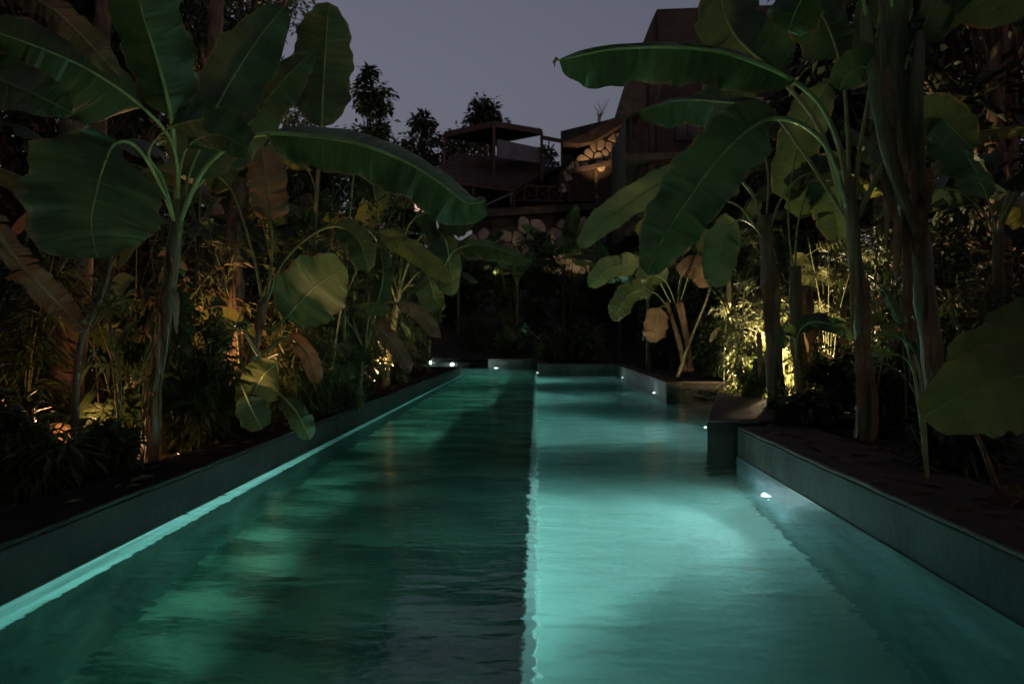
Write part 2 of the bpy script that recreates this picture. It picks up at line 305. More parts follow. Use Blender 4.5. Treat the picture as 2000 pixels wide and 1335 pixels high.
CAMP = V((0, 0, 1.2))
def prof(t, tip=.75, base=.12):
    a = min(1, t / base) if base > 0 else 1
    a = math.sqrt(max(0, 1 - (1 - a) ** 2))
    b = 1 if t < tip else math.sqrt(max(0, 1 - ((t - tip) / (1 - tip)) ** 2))
    return a * b * (.86 + .14 * sin(pi * t))
def blade(spine, T0, wa, wb, aa, ab, N=None, tears=0, wav=.03, ca=0, cb=0, rnd=random, tip=.62, base=.10, ns=7, curl=0):
    """leaf lamina built on both sides of a spine; returns verts, faces, uvs. Angles: 0 = flat facing N, negative = away from N"""
    n = len(spine); vs = []; fs = []; uv = []
    L = [0]
    for i in range(1, n): L.append(L[-1] + (spine[i] - spine[i - 1]).length)
    i0 = next(i for i in range(n) if L[i] >= L[-1] * T0 - 1e-6)
    ph = rnd.uniform(0, 6)
    for side, (w, ang, cv) in enumerate(((wa, aa, ca), (wb, ab, cb))):
        sg = 1 if side == 0 else -1
        cuts = sorted(rnd.sample(range(i0 + 3, n - 3), min(tears, max(0, n - i0 - 7)))) if tears else []
        bounds = [i0] + cuts + [n - 1]
        for q in range(len(bounds) - 1):
            a, b = bounds[q], bounds[q + 1]
            da = rnd.uniform(-13, 13) if tears else 0
            b0 = len(vs)
            for i in range(a, b + 1):
                t = (L[i] - L[i0]) / (L[-1] - L[i0])
                T = (spine[min(i + 1, n - 1)] - spine[max(i - 1, 0)]).normalized()
                Nn = (CAMP - spine[i]) if N is None else V(N)
                Nn = (Nn - T * Nn.dot(T)).normalized(); Sd = T.cross(Nn) * sg
                ww = w * prof(t, tip, base) * (1 + .06 * sin(t * 23 + ph + side) + .04 * sin(t * 51 + ph))
                if tears and (i == a and q > 0 or i == b and q < len(bounds) - 2): ww *= .93
                p = spine[i].copy(); th = ang + da
                wv = sin(t * 31 + ph + side * 2) * .7 + sin(t * 17 + ph * 2) * .6 + sin(t * 67 + ph) * .35 + sin(t * 108 + ph * 3) * .2
                for k in range(ns + 1):
                    s = k / ns
                    q2 = p + Nn * (wav * wv * s * s) + T * (.16 * ww * s * s) 
                    vs.append(q2); uv.append((L[i], s))
                    A = R(th + cv * s + curl * s * s); p = p + (Sd * cos(A) + Nn * sin(A)) * (ww / ns)
            m = ns + 1
            for i in range(b - a):
                for k in range(ns):
                    f = (b0 + i * m + k, b0 + i * m + k + 1, b0 + (i + 1) * m + k + 1, b0 + (i + 1) * m + k)
                    fs.append(f if side == 0 else f[::-1])
    return vs, fs, uv
def blade_obj(name, data, m, parent=None, org=V((0, 0, 0))):
    vs, fs, uv = data
    o = mesh_obj(name, [v - org for v in vs], fs, m, parent, True)
    ul = o.data.uv_layers.new(name='UVMap'); idx = [0] * len(o.data.loops); o.data.loops.foreach_get('vertex_index', idx)
    ul.data.foreach_set('uv', [c for i in idx for c in uv[i]])
    return o
def leaf(t, pts, k0, wa, wb, aa=0, ab=0, m='ban', rib='rib', r=.014, tears=0, n=44, org=None, name='leaf', label=None, px=True, **kw):
    "pts: photo pixels with distance (px, py, d); k0 = index of the point where the lamina starts; the rib runs from the crown to the tip"
    org = t.location.copy() if org is None else org
    sp = spline([P(*p) for p in pts] if px else pts, n)
    T0 = 0
    if k0: 
        tgt = P(*pts[k0]) if px else V(pts[k0]); j = min(range(n), key=lambda i: (sp[i] - tgt).length)
        L = [0]
        for i in range(1, n): L.append(L[-1] + (sp[i] - sp[i - 1]).length)
        T0 = L[j] / L[-1]
    o = blade_obj(name, blade(sp, T0, wa, wb, aa, ab, tears=tears, **kw), M[m], t, org)
    b = MB(org); b.tube(sp, [max(.0022, r * (1.25 - 1.2 * i / (n - 1)) ** .8) for i in range(n)], 6); b.build('midrib', M[rib], o, True)
    if label: o['label'] = label
    return o
def pstem(t, pts, r0, r1, m='stem', px=True, name='pseudostem', n=30, nn=10, flare=1.25):
    sp = spline([P(*p) for p in pts] if px else pts, n); b = MB(t.location)
    sp = [V(p) for p in sp]
    rr = []
    for i in range(n):
        u = i / (n - 1); rr.append((r0 + (r1 - r0) * u) * (1 + (flare - 1) * max(0, 1 - u * 5)) * (1 + .035 * sin(i * 2.1)))
    if name == 'pseudostem': nn = 20
    b.tube(sp, rr, nn)
    if name == 'pseudostem':
        o_ = t.location; sd2 = o_.x * 7 + o_.y
        for i in range(n):
            c = sp[i] - o_
            for j in range(nn):
                k = i * nn + j; v = b.v[k] - c; a = 2 * pi * j / nn
                g = noise.noise((cos(a) * 2.2 + sd2, sin(a) * 2.2, c.z * .9)) * .22 + noise.noise((cos(a) * 5 + sd2, sin(a) * 5, c.z * 1.6)) * .12
                st = ((c.z * 1.7 + a / 6.28 * 1.3 + sd2) % 1.0); b.v[k] = c + v * (1 + g + (.07 if st < .5 else -.04))
    o = b.build(name, M[m], t, True)
    return o
def sheath(t, c, w, ln, dirv, m='ban_dry', rnd=random):
    "a dry strip hanging from a stem"
    c = V(c); d = V(dirv)
    sp = spline([c, c + d * .06 + V((0, 0, -ln * .25)), c + d * (.06 + rnd.uniform(-.02, .05)) + V((0, 0, -ln * .65)), c + d * rnd.uniform(.01, .09) + V((0, 0, -ln))], 12)
    return blade_obj('dry_sheath', blade(sp, 0, w, w, rnd.uniform(-40, 40), rnd.uniform(-60, 10), ns=2, wav=.01, N=(d.x, d.y, .1), tip=.3, base=.05, rnd=rnd), M[m], t, t.location)
def put(x, y): return (x, y, gz(x, y))

# ---------------- small leaves: masses of real leaf faces ----------------
def leafcloud(pts, size, rnd, aspect=2.6, droop=.5, jitter=.35):
    "one folded leaf (4 triangles) per point; pts: (pos, outward direction)"
    vs = []; fs = []
    for p, d in pts:
        s = size * rnd.uniform(1 - jitter, 1 + jitter)
        d = V((d[0] + rnd.uniform(-.6, .6), d[1] + rnd.uniform(-.6, .6), d[2] + rnd.uniform(-.5, .4) - droop)).normalized()
        u = d.cross(V((rnd.uniform(-.5, .5), rnd.uniform(-.5, .5), 1))).normalized() ; w = u.cross(d)
        h = s / aspect; b = len(vs)
        vs += [p, p + d * s * .45 + u * h * .5 + w * h * .18, p + d * s * .5, p + d * s * .45 - u * h * .5 + w * h * .18, p + d * s - w * h * .2]
        fs += [(b, b + 1, b + 2), (b + 1, b + 4, b + 2), (b, b + 2, b + 3), (b + 2, b + 4, b + 3)]
    return vs, fs
def whorls(c, n, size, rnd, k=7, aspect=3.4):
    "palmate leaves: k leaflets spread from each point"
    vs = []; fs = []
    for p, d in c:
        d = V(d).normalized(); a = d.cross(V((.3, .1, 1))).normalized(); b2 = d.cross(a)
        for j in range(k):
            th = 2 * pi * j / k + rnd.uniform(-.15, .15); s = size * rnd.uniform(.8, 1.15)
            e = (a * cos(th) + b2 * sin(th) + d * .25 + V((0, 0, -.3))).normalized(); u = e.cross(d).normalized(); h = s / aspect; w = u.cross(e); b = len(vs)
            vs += [p, p + e * s * .6 + u * h * .5 + w * h * .1, p + e * s * .6, p + e * s * .6 - u * h * .5 + w * h * .1, p + e * s - V((0, 0, s * .12))]
            fs += [(b, b + 1, b + 2), (b + 1, b + 4, b + 2), (b, b + 2, b + 3), (b + 2, b + 4, b + 3)]
    return vs, fs
def shrub(name, label, cat, loc, rx, h, nstem, nleaf, size, m, seed, mode='leaf', group=None, aspect=2.6, droop=.4, lean=.3, sm_='twig', sr=.012, low=.15, k=7):
    rnd = random.Random(seed); t = thing(name, label, cat, loc, group)
    pts = []
    for i in range(nstem):
        a = rnd.uniform(0, 2 * pi); rr = rx * rnd.uniform(.3, 1); hh = h * rnd.uniform(.65, 1)
        end = V((cos(a) * rr, sin(a) * rr, hh)); mid = V((cos(a) * rr * lean, sin(a) * rr * lean, hh * .5))
        st = spline([(cos(a) * .05, sin(a) * .05, -.05), mid, end], 9)
        b = MB(); b.tube(st, [sr * (1.2 - .1 * q) for q in range(9)], 5)
        br = []
        for q in range(max(3, nleaf // nstem // 14)):
            u = rnd.uniform(low, 1); s0 = st[min(8, int(u * 8))]
            e = s0 + V((rnd.gauss(0, 1), rnd.gauss(0, 1), rnd.gauss(.3, .5))).normalized() * rx * rnd.uniform(.2, .6)
            b.tube([s0, (s0 + e) / 2 + V((0, 0, .02)), e], [sr * .5, sr * .35, sr * .2], 4, False); br.append((s0, e))
        b.build('stem', M[sm_], t, True)
        per = nleaf // nstem
        for q in range(per):
            s0, e = br[q % len(br)]; u = rnd.uniform(.25, 1.05)
            p = s0.lerp(e, u) + V((rnd.gauss(0, .3), rnd.gauss(0, .3), rnd.gauss(0, .3))) * size
            pts.append((p, (e - s0).normalized()))
    vs, fs = (leafcloud(pts, size, rnd, aspect, droop) if mode == 'leaf' else whorls(pts, 0, size, rnd, k, aspect))
    o = mesh_obj('foliage', vs, fs, M[m], t); o.data.uv_layers.new(name='UVMap'); tag(o, kind='stuff')
    return t
def dup(root, loc, rz=0, sc=1, label=None):
    def cp(o, par):
        c = o.copy(); COL.objects.link(c); c.parent = par
        for ch in o.children: cp(ch, c)
        return c
    r = cp(root, None); r.location = loc; r.rotation_euler = (0, 0, rz); r.scale = (sc, sc, sc)
    if label: r['label'] = label
    return r
def tree(label, loc, h, r, clusters, per, size, m='lf4', seed=1, trunk=.12, group=None, crown0=.45, name='tree', aspect=2.2, lean=(0, 0), flat=.8, cs=.28):
    rnd = random.Random(seed); t = thing(name, label, 'tree', loc, group)
    b = MB(); top = V((lean[0], lean[1], h * .8)); tr = spline([(0, 0, -.2), (lean[0] * .2 + rnd.uniform(-.1, .1), lean[1] * .2, h * .3), (lean[0] * .6, lean[1] * .6, h * .6), top], 12)
    b.tube(tr, [trunk * (1.15 - .085 * i) for i in range(12)], 8); b.build('trunk', M['bark'], t, True)
    pts = []; lb = MB()
    for c in range(clusters):
        a = rnd.uniform(0, 2 * pi); u = rnd.uniform(0, 1) ; zz = h * (crown0 + (1 - crown0) * u)
        prf = math.sqrt(max(.05, 1 - (2 * u - .85) ** 2 * .9)); rr = r * prf * math.sqrt(rnd.uniform(.12, 1))
        ce = V((lean[0] * u + cos(a) * rr, lean[1] * u + sin(a) * rr, zz))
        s0 = tr[min(11, int(max(.3, zz / h - .25) * 12))]
        lb.tube([s0, s0.lerp(ce, .5) + V((0, 0, -.08 * r)), ce], [trunk * .35, trunk * .2, trunk * .08], 5, False)
        sg = r * cs * rnd.uniform(.6, 1.3)
        for q in range(per):
            v = V((rnd.gauss(0, 1), rnd.gauss(0, 1), rnd.gauss(0, 1) * flat)); pts.append((ce + v * sg * .6, v.normalized()))
    tag(lb.build('limbs', M['bark'], t, True), kind='stuff')
    vs, fs = leafcloud(pts, size, rnd, aspect, .3)
    o = mesh_obj('crown', vs, fs, M[m], t); o.data.uv_layers.new(name='UVMap'); tag(o, kind='stuff')
    return t
def banana_auto(label, x, y, h, nl, seed, L=1.7, w=.28, m='ban', group=None, r=.09, lean=(0, 0), tears=3, az=None, z=None):
    rnd = random.Random(seed); z0 = gz(x, y) if z is None else z
    t = thing('banana_plant', label, 'banana plant', (x, y, z0), group)
    o = t.location
    top = o + V((lean[0], lean[1], h))
    pstem(t, [o + V((0, 0, -.1)), o + V((lean[0] * .2, lean[1] * .2, h * .35)), o + V((lean[0] * .6, lean[1] * .6, h * .75)), top], r, r * .6, px=False)
    a0 = rnd.uniform(0, 6)
    for i in range(nl):
        a = (az[i % len(az)] if az else a0 + i * 2.4) + rnd.uniform(-.3, .3); e0 = rnd.uniform(55, 82); LL = L * rnd.uniform(.75, 1.15); dr = rnd.uniform(60, 150)
        p = top + V((0, 0, -.1)); pts = [p.copy()]; K = 7
        for k in range(K):
            e = R(e0 - dr * (k / K) ** 1.3); p = p + V((cos(a) * cos(e), sin(a) * cos(e), sin(e))) * (LL * 1.35 / K); pts.append(p.copy())
        mm = m if rnd.random() > .12 else 'ban_yel'
        # lamina normal: upper side of the arch
        side = V((-sin(a), cos(a), 0)); 
        mid = (pts[4] - pts[2]).normalized(); Nn = side.cross(mid); Nn = Nn if Nn.z > 0 else -Nn
        leaf(t, pts, 2, w * rnd.uniform(.8, 1.2), w * rnd.uniform(.8, 1.2), rnd.uniform(-45, -8), rnd.uniform(-45, -8), mm, px=False, N=Nn, tears=rnd.randint(0, tears), rnd=rnd, n=26, ns=4, ca=-20, cb=-20, r=.013)
    for i in range(3):
        a = rnd.uniform(0, 6); q = o + V((cos(a) * r, sin(a) * r, h * rnd.uniform(.45, .95))); sheath(t, q, .03, rnd.uniform(.3, .8), (cos(a), sin(a), 0), rnd=rnd)
    return t

# ---------------- banana plants standing by the pool, left ----------------
def bplant(label, px, py, d, group=None):
    p = P(px, py, d); return thing('banana_plant', label, 'banana plant', (p.x, p.y, gz(p.x, p.y)), group)
BG = 'banana plants along the pool'
A = bplant('tall banana plant left of the pool, huge leaf arching right over the water', 292, 900, 6, BG)
pstem(A, [(290, 925, 6), (298, 780, 6), (316, 650, 6), (332, 540, 6), (345, 450, 6), (349, 380, 6)], .060, .048)
leaf(A, [(347, 440, 6), (393, 338, 5.9), (455, 280, 5.8), (520, 261, 5.75), (610, 266, 5.7), (700, 281, 5.6), (790, 315, 5.6), (860, 358, 5.6), (912, 396, 5.6), (950, 392, 5.6)], 3, .245, .27, 8, -66, r=.021, n=60, wav=.045, rnd=random.Random(3), tip=.8, curl=-22, m='ban')
leaf(A, [(352, 420, 6), (368, 345, 6.1), (398, 270, 6.3), (425, 205, 6.5), (462, 140, 6.7), (505, 75, 6.9), (555, 12, 7.0)], 1, .30, .27, -12, -15, n=50, tip=.6, rnd=random.Random(5))
leaf(A, [(346, 410, 6), (342, 300, 5.85), (333, 225, 5.7), (316, 150, 5.6), (297, 85, 5.5), (275, 15, 5.4), (255, -90, 5.3)], 2, .27, .24, -12, -28, n=50, r=.02, base=.2, rnd=random.Random(6))
leaf(A, [(340, 430, 5.9), (305, 345, 5.5), (265, 285, 5.2), (225, 280, 5.0), (203, 322, 4.85), (187, 378, 4.75), (178, 435, 4.7), (190, 505, 4.7)], 3, .40, .40, 2, -4, n=50, base=.28, tip=.55, rnd=random.Random(8), wav=.03)
leaf(A, [(350, 400, 6), (338, 285, 5.7), (282, 213, 5.4), (190, 146, 5.1), (90, 98, 4.9), (-60, 45, 4.7)], 2, .22, .40, -50, -14, n=60, tears=6, rnd=random.Random(9), wav=.03)
leaf(A, [(356, 400, 6.1), (420, 320, 6.5), (490, 235, 7), (545, 165, 7.3), (612, 100, 7.5)], 1, .24, .2, -20, -30, n=36, rnd=random.Random(10))
leaf(A, [(346, 420, 6), (352, 330, 5.9), (372, 280, 5.7), (425, 262, 5.4), (482, 290, 5.2)], 2, .16, .2, -30, -20, n=30, rnd=random.Random(14), tip=.5)
leaf(A, [(340, 430, 5.9), (318, 350, 5.6), (290, 300, 5.3), (330, 250, 5.1), (400, 230, 4.9)], 3, .13, .16, -30, -50, n=30, rnd=random.Random(15), tip=.5)
for i, (px, py) in enumerate([(322, 600), (333, 560), (315, 660), (328, 500), (306, 720)]):
    sheath(A, P(px + (6 if i % 2 else -8), py, 5.95), .035, .28 + .1 * (i % 3), (.7 if i % 2 else -.7, -.6, 0), rnd=random.Random(20 + i))
B = bplant('banana plant leaning in from the left edge, its dark leaf crossing the corner', -180, 950, 5.4, BG)
pstem(B, [(-170, 960, 5.4), (-160, 700, 5.4), (-150, 420, 5.3), (-140, 200, 5.2)], .09, .07)
leaf(B, [(-140, 230, 5.2), (-120, 130, 5), (-60, 135, 4.7), (20, 165, 4.5), (90, 195, 4.4), (140, 220, 4.4)], 1, .16, .2, 5, -30, n=36, rnd=random.Random(31), tears=2)
leaf(B, [(-140, 260, 5.2), (-110, 60, 5), (-20, -30, 4.8), (90, 10, 4.6), (150, 60, 4.6), (235, 150, 4.7)], 2, .10, .12, -20, -40, 'ban_dry', 'rib_dry', n=36, rnd=random.Random(32), tears=5)
leaf(B, [(-140, 300, 5.2), (-90, 330, 5), (-40, 400, 4.9), (10, 480, 4.9), (60, 540, 4.9), (120, 600, 5), (168, 650, 5)], 2, .16, .12, 55, -30, 'ban_dry', 'rib_dry', n=60, r=.03, tears=26, rnd=random.Random(33), wav=.02)
C = bplant('slim banana plant holding one tall upright leaf against the sky', 606, 770, 10.3, BG)
pstem(C, [(604, 790, 10.3), (606, 640, 10.3), (611, 520, 10.3), (617, 400, 10.3), (624, 300, 10.3)], .045, .028, n=22)
leaf(C, [(624, 310, 10.3), (628, 250, 10.3), (631, 180, 10.3), (636, 95, 10.2), (642, 5, 10.0)], 1, .37, .43, -6, -10, n=44, r=.02, rnd=random.Random(41), base=.25, tip=.5, wav=.02)
leaf(C, [(620, 380, 10.3), (600, 330, 10.3), (560, 300, 10.1), (520, 330, 9.9), (500, 400, 9.8)], 1, .2, .2, -10, -30, 'ban_yel', n=30, rnd=random.Random(42))
D = bplant('low banana plant with a big tan lit leaf bending toward the water', 472, 850, 8, BG)
pstem(D, [(468, 860, 8), (482, 760, 8), (499, 670, 8), (514, 590, 8)], .06, .045, 'stem_dry')
leaf(D, [(516, 600, 8), (530, 520, 8.1), (530, 430, 8.2), (524, 385, 8.2), (518, 335, 8.2), (512, 288, 8.2)], 2, .22, .2, -10, -20, 'ban_dry', n=36, rnd=random.Random(51), tears=2)
leaf(D, [(514, 600, 8), (500, 520, 8), (475, 430, 8), (448, 365, 8), (400, 330, 8), (350, 345, 8)], 3, .2, .2, -10, -35, n=30, rnd=random.Random(52))
leaf(D, [(518, 600, 8), (548, 520, 7.9), (600, 465, 7.8), (655, 442, 7.7), (700, 470, 7.6), (720, 530, 7.6)], 3, .15, .15, -10, -35, n=30, rnd=random.Random(53))
leaf(D, [(512, 640, 8), (535, 640, 7.8), (556, 622, 7.6), (582, 592, 7.5), (615, 560, 7.4), (650, 535, 7.4), (676, 524, 7.4)], 2, .34, .32, 4, -2, 'ban_pale', n=44, rnd=random.Random(54), r=.018, base=.3, tip=.45, wav=.03, label='large tan and green leaf lit from behind')
leaf(D, [(520, 700, 7.6), (545, 690, 7.2), (538, 710, 7), (518, 728, 6.9), (498, 762, 6.9), (482, 800, 6.9)], 2, .17, .2, 0, -5, 'ban_yel', n=30, rnd=random.Random(55), base=.3, label='small yellow-green square leaf')
leaf(D, [(500, 740, 7.4), (470, 735, 7), (478, 765, 6.8), (492, 800, 6.8), (512, 838, 6.8)], 2, .14, .14, 0, -10, n=26, rnd=random.Random(56), base=.35)
leaf(D, [(505, 750, 7.4), (530, 760, 7.1), (556, 778, 7), (582, 808, 6.9), (606, 858, 6.9)], 2, .11, .12, 0, -30, n=30, rnd=random.Random(57), tears=2)
leaf(D, [(508, 700, 7.8), (470, 640, 7.6), (430, 620, 7.5), (400, 640, 7.4), (372, 690, 7.4)], 1, .13, .13, -20, -30, n=26, rnd=random.Random(58), m='ban_yel')
leaf(D, [(512, 690, 7.8), (560, 660, 7.7), (600, 690, 7.6), (622, 750, 7.5)], 1, .1, .1, -20, -30, n=26, rnd=random.Random(59), m='ban_dry')
E = bplant('banana plant with a broad leaf hanging like a curtain below the house', 752, 756, 15, BG)
pstem(E, [(750, 765, 15), (760, 690, 15), (772, 610, 14.8), (782, 540, 14.6)], .07, .05)
leaf(E, [(782, 550, 14.6), (786, 480, 14.2), (806, 430, 13.8), (850, 414, 13.5), (895, 414, 13.2), (930, 422, 13)], 2, .44, .3, 6, -65, n=44, rnd=random.Random(61), r=.02, tears=2, tip=.8, base=.15, wav=.05)
leaf(E, [(784, 550, 14.6), (815, 470, 14), (850, 450, 13.6), (870, 470, 13.4), (878, 515, 13.3), (884, 578, 13.3)], 2, .40, .22, 2, -20, n=36, rnd=random.Random(62), r=.02, base=.3, tip=.4)
leaf(E, [(786, 560, 14.6), (850, 545, 13.6), (885, 492, 12.8), (930, 478, 12.4), (985, 490, 12.2), (1036, 512, 12)], 2, .2, .14, -5, -50, n=40, rnd=random.Random(63), r=.014, wav=.05)
leaf(E, [(776, 600, 14.7), (735, 470, 13), (700, 446, 12), (745, 456, 11.8), (800, 484, 11.6), (850, 520, 11.6), (885, 552, 11.6)], 3, .18, .16, 0, -30, 'ban_yel', n=40, rnd=random.Random(64), r=.014)
leaf(E, [(784, 570, 14.6), (820, 530, 14), (838, 545, 13.7), (848, 580, 13.6), (866, 605, 13.6)], 1, .3, .2, 0, -30, n=26, rnd=random.Random(65), base=.3)
leaf(E, [(780, 580, 14.6), (750, 480, 14.6), (735, 400, 14.6), (722, 330, 14.6)], 2, .28, .25, -20, -30, n=26, rnd=random.Random(66))
for i, (px, py, d, ln) in enumerate([(826, 600, 11.5, .4)]):
    F = bplant('young banana plant with copper leaves drooping over the left pool edge', 700, 770, 12, BG)
    pstem(F, [(700, 785, 12), (705, 720, 12), (712, 660, 12)], .05, .035)
    leaf(F, [(712, 680, 12), (725, 610, 11.8), (770, 590, 11.5), (820, 610, 11.3), (862, 660, 11.2)], 2, .14, .1, 0, -40, 'ban_dry', n=30, rnd=random.Random(71), tears=3)
    leaf(F, [(712, 690, 12), (730, 640, 11.6), (755, 655, 11.3), (782, 690, 11), (802, 728, 10.9)], 1, .12, .14, -5, -20, 'ban_dry', n=30, rnd=random.Random(72), tears=2)
    leaf(F, [(710, 680, 12), (690, 620, 11.8), (712, 602, 11.4), (745, 602, 11.2), (762, 612, 11)], 1, .13, .1, 0, -30, 'ban_pale', n=26, rnd=random.Random(73))
    leaf(F, [(710, 680, 12), (680, 630, 11.8), (650, 640, 11.6), (640, 680, 11.5)], 1, .14, .12, 0, -30, n=26, rnd=random.Random(74))
    leaf(F, [(712, 680, 12), (735, 600, 12), (748, 540, 12), (742, 480, 12)], 1, .16, .16, 0, -30, n=26, rnd=random.Random(75))

# ---------------- banana plants, right ----------------
G = bplant('massive banana plant on the right, thick shaggy trunk rising out of the picture', 1838, 905, 5.7, BG)
pstem(G, [(1845, 925, 5.7), (1832, 780, 5.7), (1808, 600, 5.7), (1785, 420, 5.7), (1762, 250, 5.7), (1748, 100, 5.7), (1745, -20, 5.7)], .068, .10, 'stem', n=30, nn=14)
for i in range(30):
    rg = random.Random(200 + i); py = rg.uniform(120, 640); px = 1738 + (py - 60) * .115 + rg.uniform(-34, 40)
    sheath(G, P(px, py, 5.58), rg.uniform(.018, .05), rg.uniform(.3, 1.0), (rg.uniform(-.4, .4), -.5, 0), rnd=rg)
# clasping leaf bases along the trunk
for i, (a, b_, c_) in enumerate([((1704, 60), (1716, 220), (1770, 380)), ((1700, 140), (1735, 300), (1790, 470)), ((1800, 40), (1790, 200), (1800, 380)), ((1690, 0), (1700, 120), (1745, 260))]):
    bb = MB(G.location); sp = spline([P(*a, 5.55), P(*b_, 5.5), P(*c_, 5.55)], 14)
    bb.tube(sp, [.030 + .016 * sin(pi * q / 13) for q in range(14)], 8); bb.build('leaf_base', M['stem'], G, True)
leaf(G, [(1755, 60, 5.7), (1760, -20, 5.6), (1800, -80, 5.5), (1900, -90, 5.3), (1990, 40, 5.2)], 2, .3, .3, 0, -30, n=36, rnd=random.Random(81), tears=2)
leaf(G, [(1750, 200, 5.7), (1780, 95, 5.6), (1808, 40, 5.6), (1838, -30, 5.6), (1860, -120, 5.6)], 1, .22, .1, 10, -40, n=30, rnd=random.Random(82), base=.3)
leaf(G, [(1700, 150, 5.7), (1690, 20, 5.5), (1660, -60, 5.5), (1600, -50, 5.4), (1560, 10, 5.4), (1540, 60, 5.4)], 2, .24, .26, -30, -30, n=40, rnd=random.Random(83), tears=2)
leaf(G, [(1745, 60, 5.7), (1735, -60, 5.5), (1690, -160, 5.3), (1600, -150, 5.2), (1500, -30, 5.2)], 2, .26, .28, -20, -20, n=40, rnd=random.Random(84))
leaf(G, [(1704, 230, 5.7), (1706, 165, 5.7), (1703, 140, 5.6), (1680, 130, 5.4), (1652, 150, 5.2), (1640, 178, 5.2)], 2, .13, .13, 0, 0, n=26, rnd=random.Random(85))
H = bplant('banana plant on the right whose long leaf reaches left across the sky', 1685, 865, 6.8, BG)
pstem(H, [(1688, 878, 6.8), (1690, 760, 6.8), (1682, 640, 6.8), (1670, 500, 6.8), (1660, 390, 6.8), (1658, 350, 6.8)], .066, .05, n=30, nn=12)
leaf(H, [(1658, 400, 6.8), (1640, 290, 6.7), (1602, 205, 6.5), (1545, 155, 6.3), (1480, 124, 6.1), (1400, 100, 5.9), (1300, 92, 5.7), (1200, 96, 5.6), (1135, 108, 5.5), (1092, 118, 5.5)], 3, .07, .26, -60, 8, r=.024, n=64, rnd=random.Random(91), wav=.05, tip=.86, base=.2)
leaf(H, [(1656, 410, 6.8), (1622, 300, 6.6), (1575, 248, 6.4), (1520, 231, 6.2), (1470, 248, 6.1), (1405, 308, 6.0), (1345, 388, 5.9), (1300, 458, 5.9), (1262, 536, 5.9)], 3, .26, .27, -6, 4, r=.023, n=60, rnd=random.Random(92), wav=.05, tears=2, base=.2, tip=.5)
leaf(H, [(1666, 420, 6.8), (1678, 300, 6.8), (1696, 190, 6.8), (1706, 110, 6.7), (1722, 0, 6.6), (1740, -110, 6.5)], 3, .25, .2, -10, -10, r=.018, n=40, rnd=random.Random(93))
leaf(H, [(1660, 420, 6.8), (1655, 250, 6.8), (1640, 120, 6.9), (1600, 20, 7), (1540, -40, 7.1)], 2, .2, .3, -25, -15, r=.018, n=40, rnd=random.Random(94))
leaf(H, [(1655, 430, 6.8), (1600, 250, 7), (1520, 150, 7.2), (1430, 60, 7.4), (1400, -40, 7.6)], 2, .34, .3, -10, -20, r=.024, n=44, rnd=random.Random(95), tears=2)
leaf(H, [(1655, 430, 6.8), (1570, 300, 7.2), (1500, 215, 7.4), (1420, 200, 7.6), (1330, 196, 7.7), (1245, 218, 7.7)], 2, .1, .26, -60, -10, r=.018, n=44, rnd=random.Random(96), tears=3)
leaf(H, [(1668, 440, 6.8), (1720, 330, 6.8), (1760, 260, 6.9), (1830, 230, 7), (1900, 290, 7)], 2, .22, .22, -30, -20, r=.022, n=34, rnd=random.Random(97))
for i in range(8):
    rg = random.Random(230 + i); py = rg.uniform(420, 760); px = 1668 + (py - 400) * .05 + rg.uniform(-18, 18)
    sheath(H, P(px, py, 6.7), rg.uniform(.02, .04), rg.uniform(.3, .7), (rg.uniform(-.4, .4), -.5, 0), rnd=rg)
I = bplant('dark banana trunk silhouetted before the lit bushes, pale leaf pointing down left', 1515, 830, 10.0, BG)
pstem(I, [(1518, 850, 10), (1514, 740, 10), (1508, 620, 10), (1500, 500, 10), (1492, 420, 10)], .105, .08, 'stem_dry', n=30, nn=12)
leaf(I, [(1492, 460, 10), (1470, 380, 9.9), (1420, 335, 9.7), (1350, 333, 9.5), (1290, 358, 9.3), (1235, 392, 9.2), (1180, 432, 9.0), (1132, 482, 8.9)], 3, .24, .17, -40, 5, 'ban_pale', r=.022, n=50, rnd=random.Random(101), wav=.04)
leaf(I, [(1494, 460, 10), (1500, 340, 10), (1475, 250, 10), (1420, 200, 10), (1350, 230, 10)], 2, .3, .3, -20, -30, n=36, rnd=random.Random(102), tears=2)
leaf(I, [(1494, 470, 10), (1470, 440, 9.8), (1440, 430, 9.6), (1412, 470, 9.5), (1400, 530, 9.5), (1392, 560, 9.5)], 2, .2, .25, -10, -20, 'ban_pale', n=36, rnd=random.Random(103), tears=2)
leaf(I, [(1494, 470, 10), (1440, 400, 10), (1380, 400, 10.1), (1330, 440, 10.2), (1280, 520, 10.2)], 2, .28, .25, -20, -20, n=36, rnd=random.Random(104), tears=3)
leaf(I, [(1494, 470, 10), (1530, 380, 10), (1580, 340, 10), (1620, 380, 10), (1640, 470, 10)], 2, .28, .25, -20, -20, n=36, rnd=random.Random(105), tears=2)
for i in range(7):
    rg = random.Random(250 + i); py = rg.uniform(470, 700); px = 1502 + rg.uniform(-22, 22)
    sheath(I, P(px, py, 9.85), rg.uniform(.03, .05), rg.uniform(.3, .8), (rg.uniform(-.4, .4), -.5, 0), rnd=rg)
J = bplant('second dark banana trunk just right of the silhouetted one, leaning right', 1572, 832, 10.2, BG)
pstem(J, [(1578, 848, 10.2), (1566, 740, 10.2), (1555, 640, 10.2), (1552, 520, 10.2)], .10, .075, 'stem', n=20, nn=12)
leaf(J, [(1552, 560, 10.2), (1560, 430, 10.2), (1600, 340, 10.1), (1660, 320, 10)], 1, .25, .25, -20, -20, n=30, rnd=random.Random(111))
leaf(J, [(1556, 700, 10.1), (1560, 650, 9.4), (1590, 628, 9), (1640, 640, 8.8), (1690, 668, 8.7)], 1, .1, .14, -20, -50, n=30, rnd=random.Random(112))
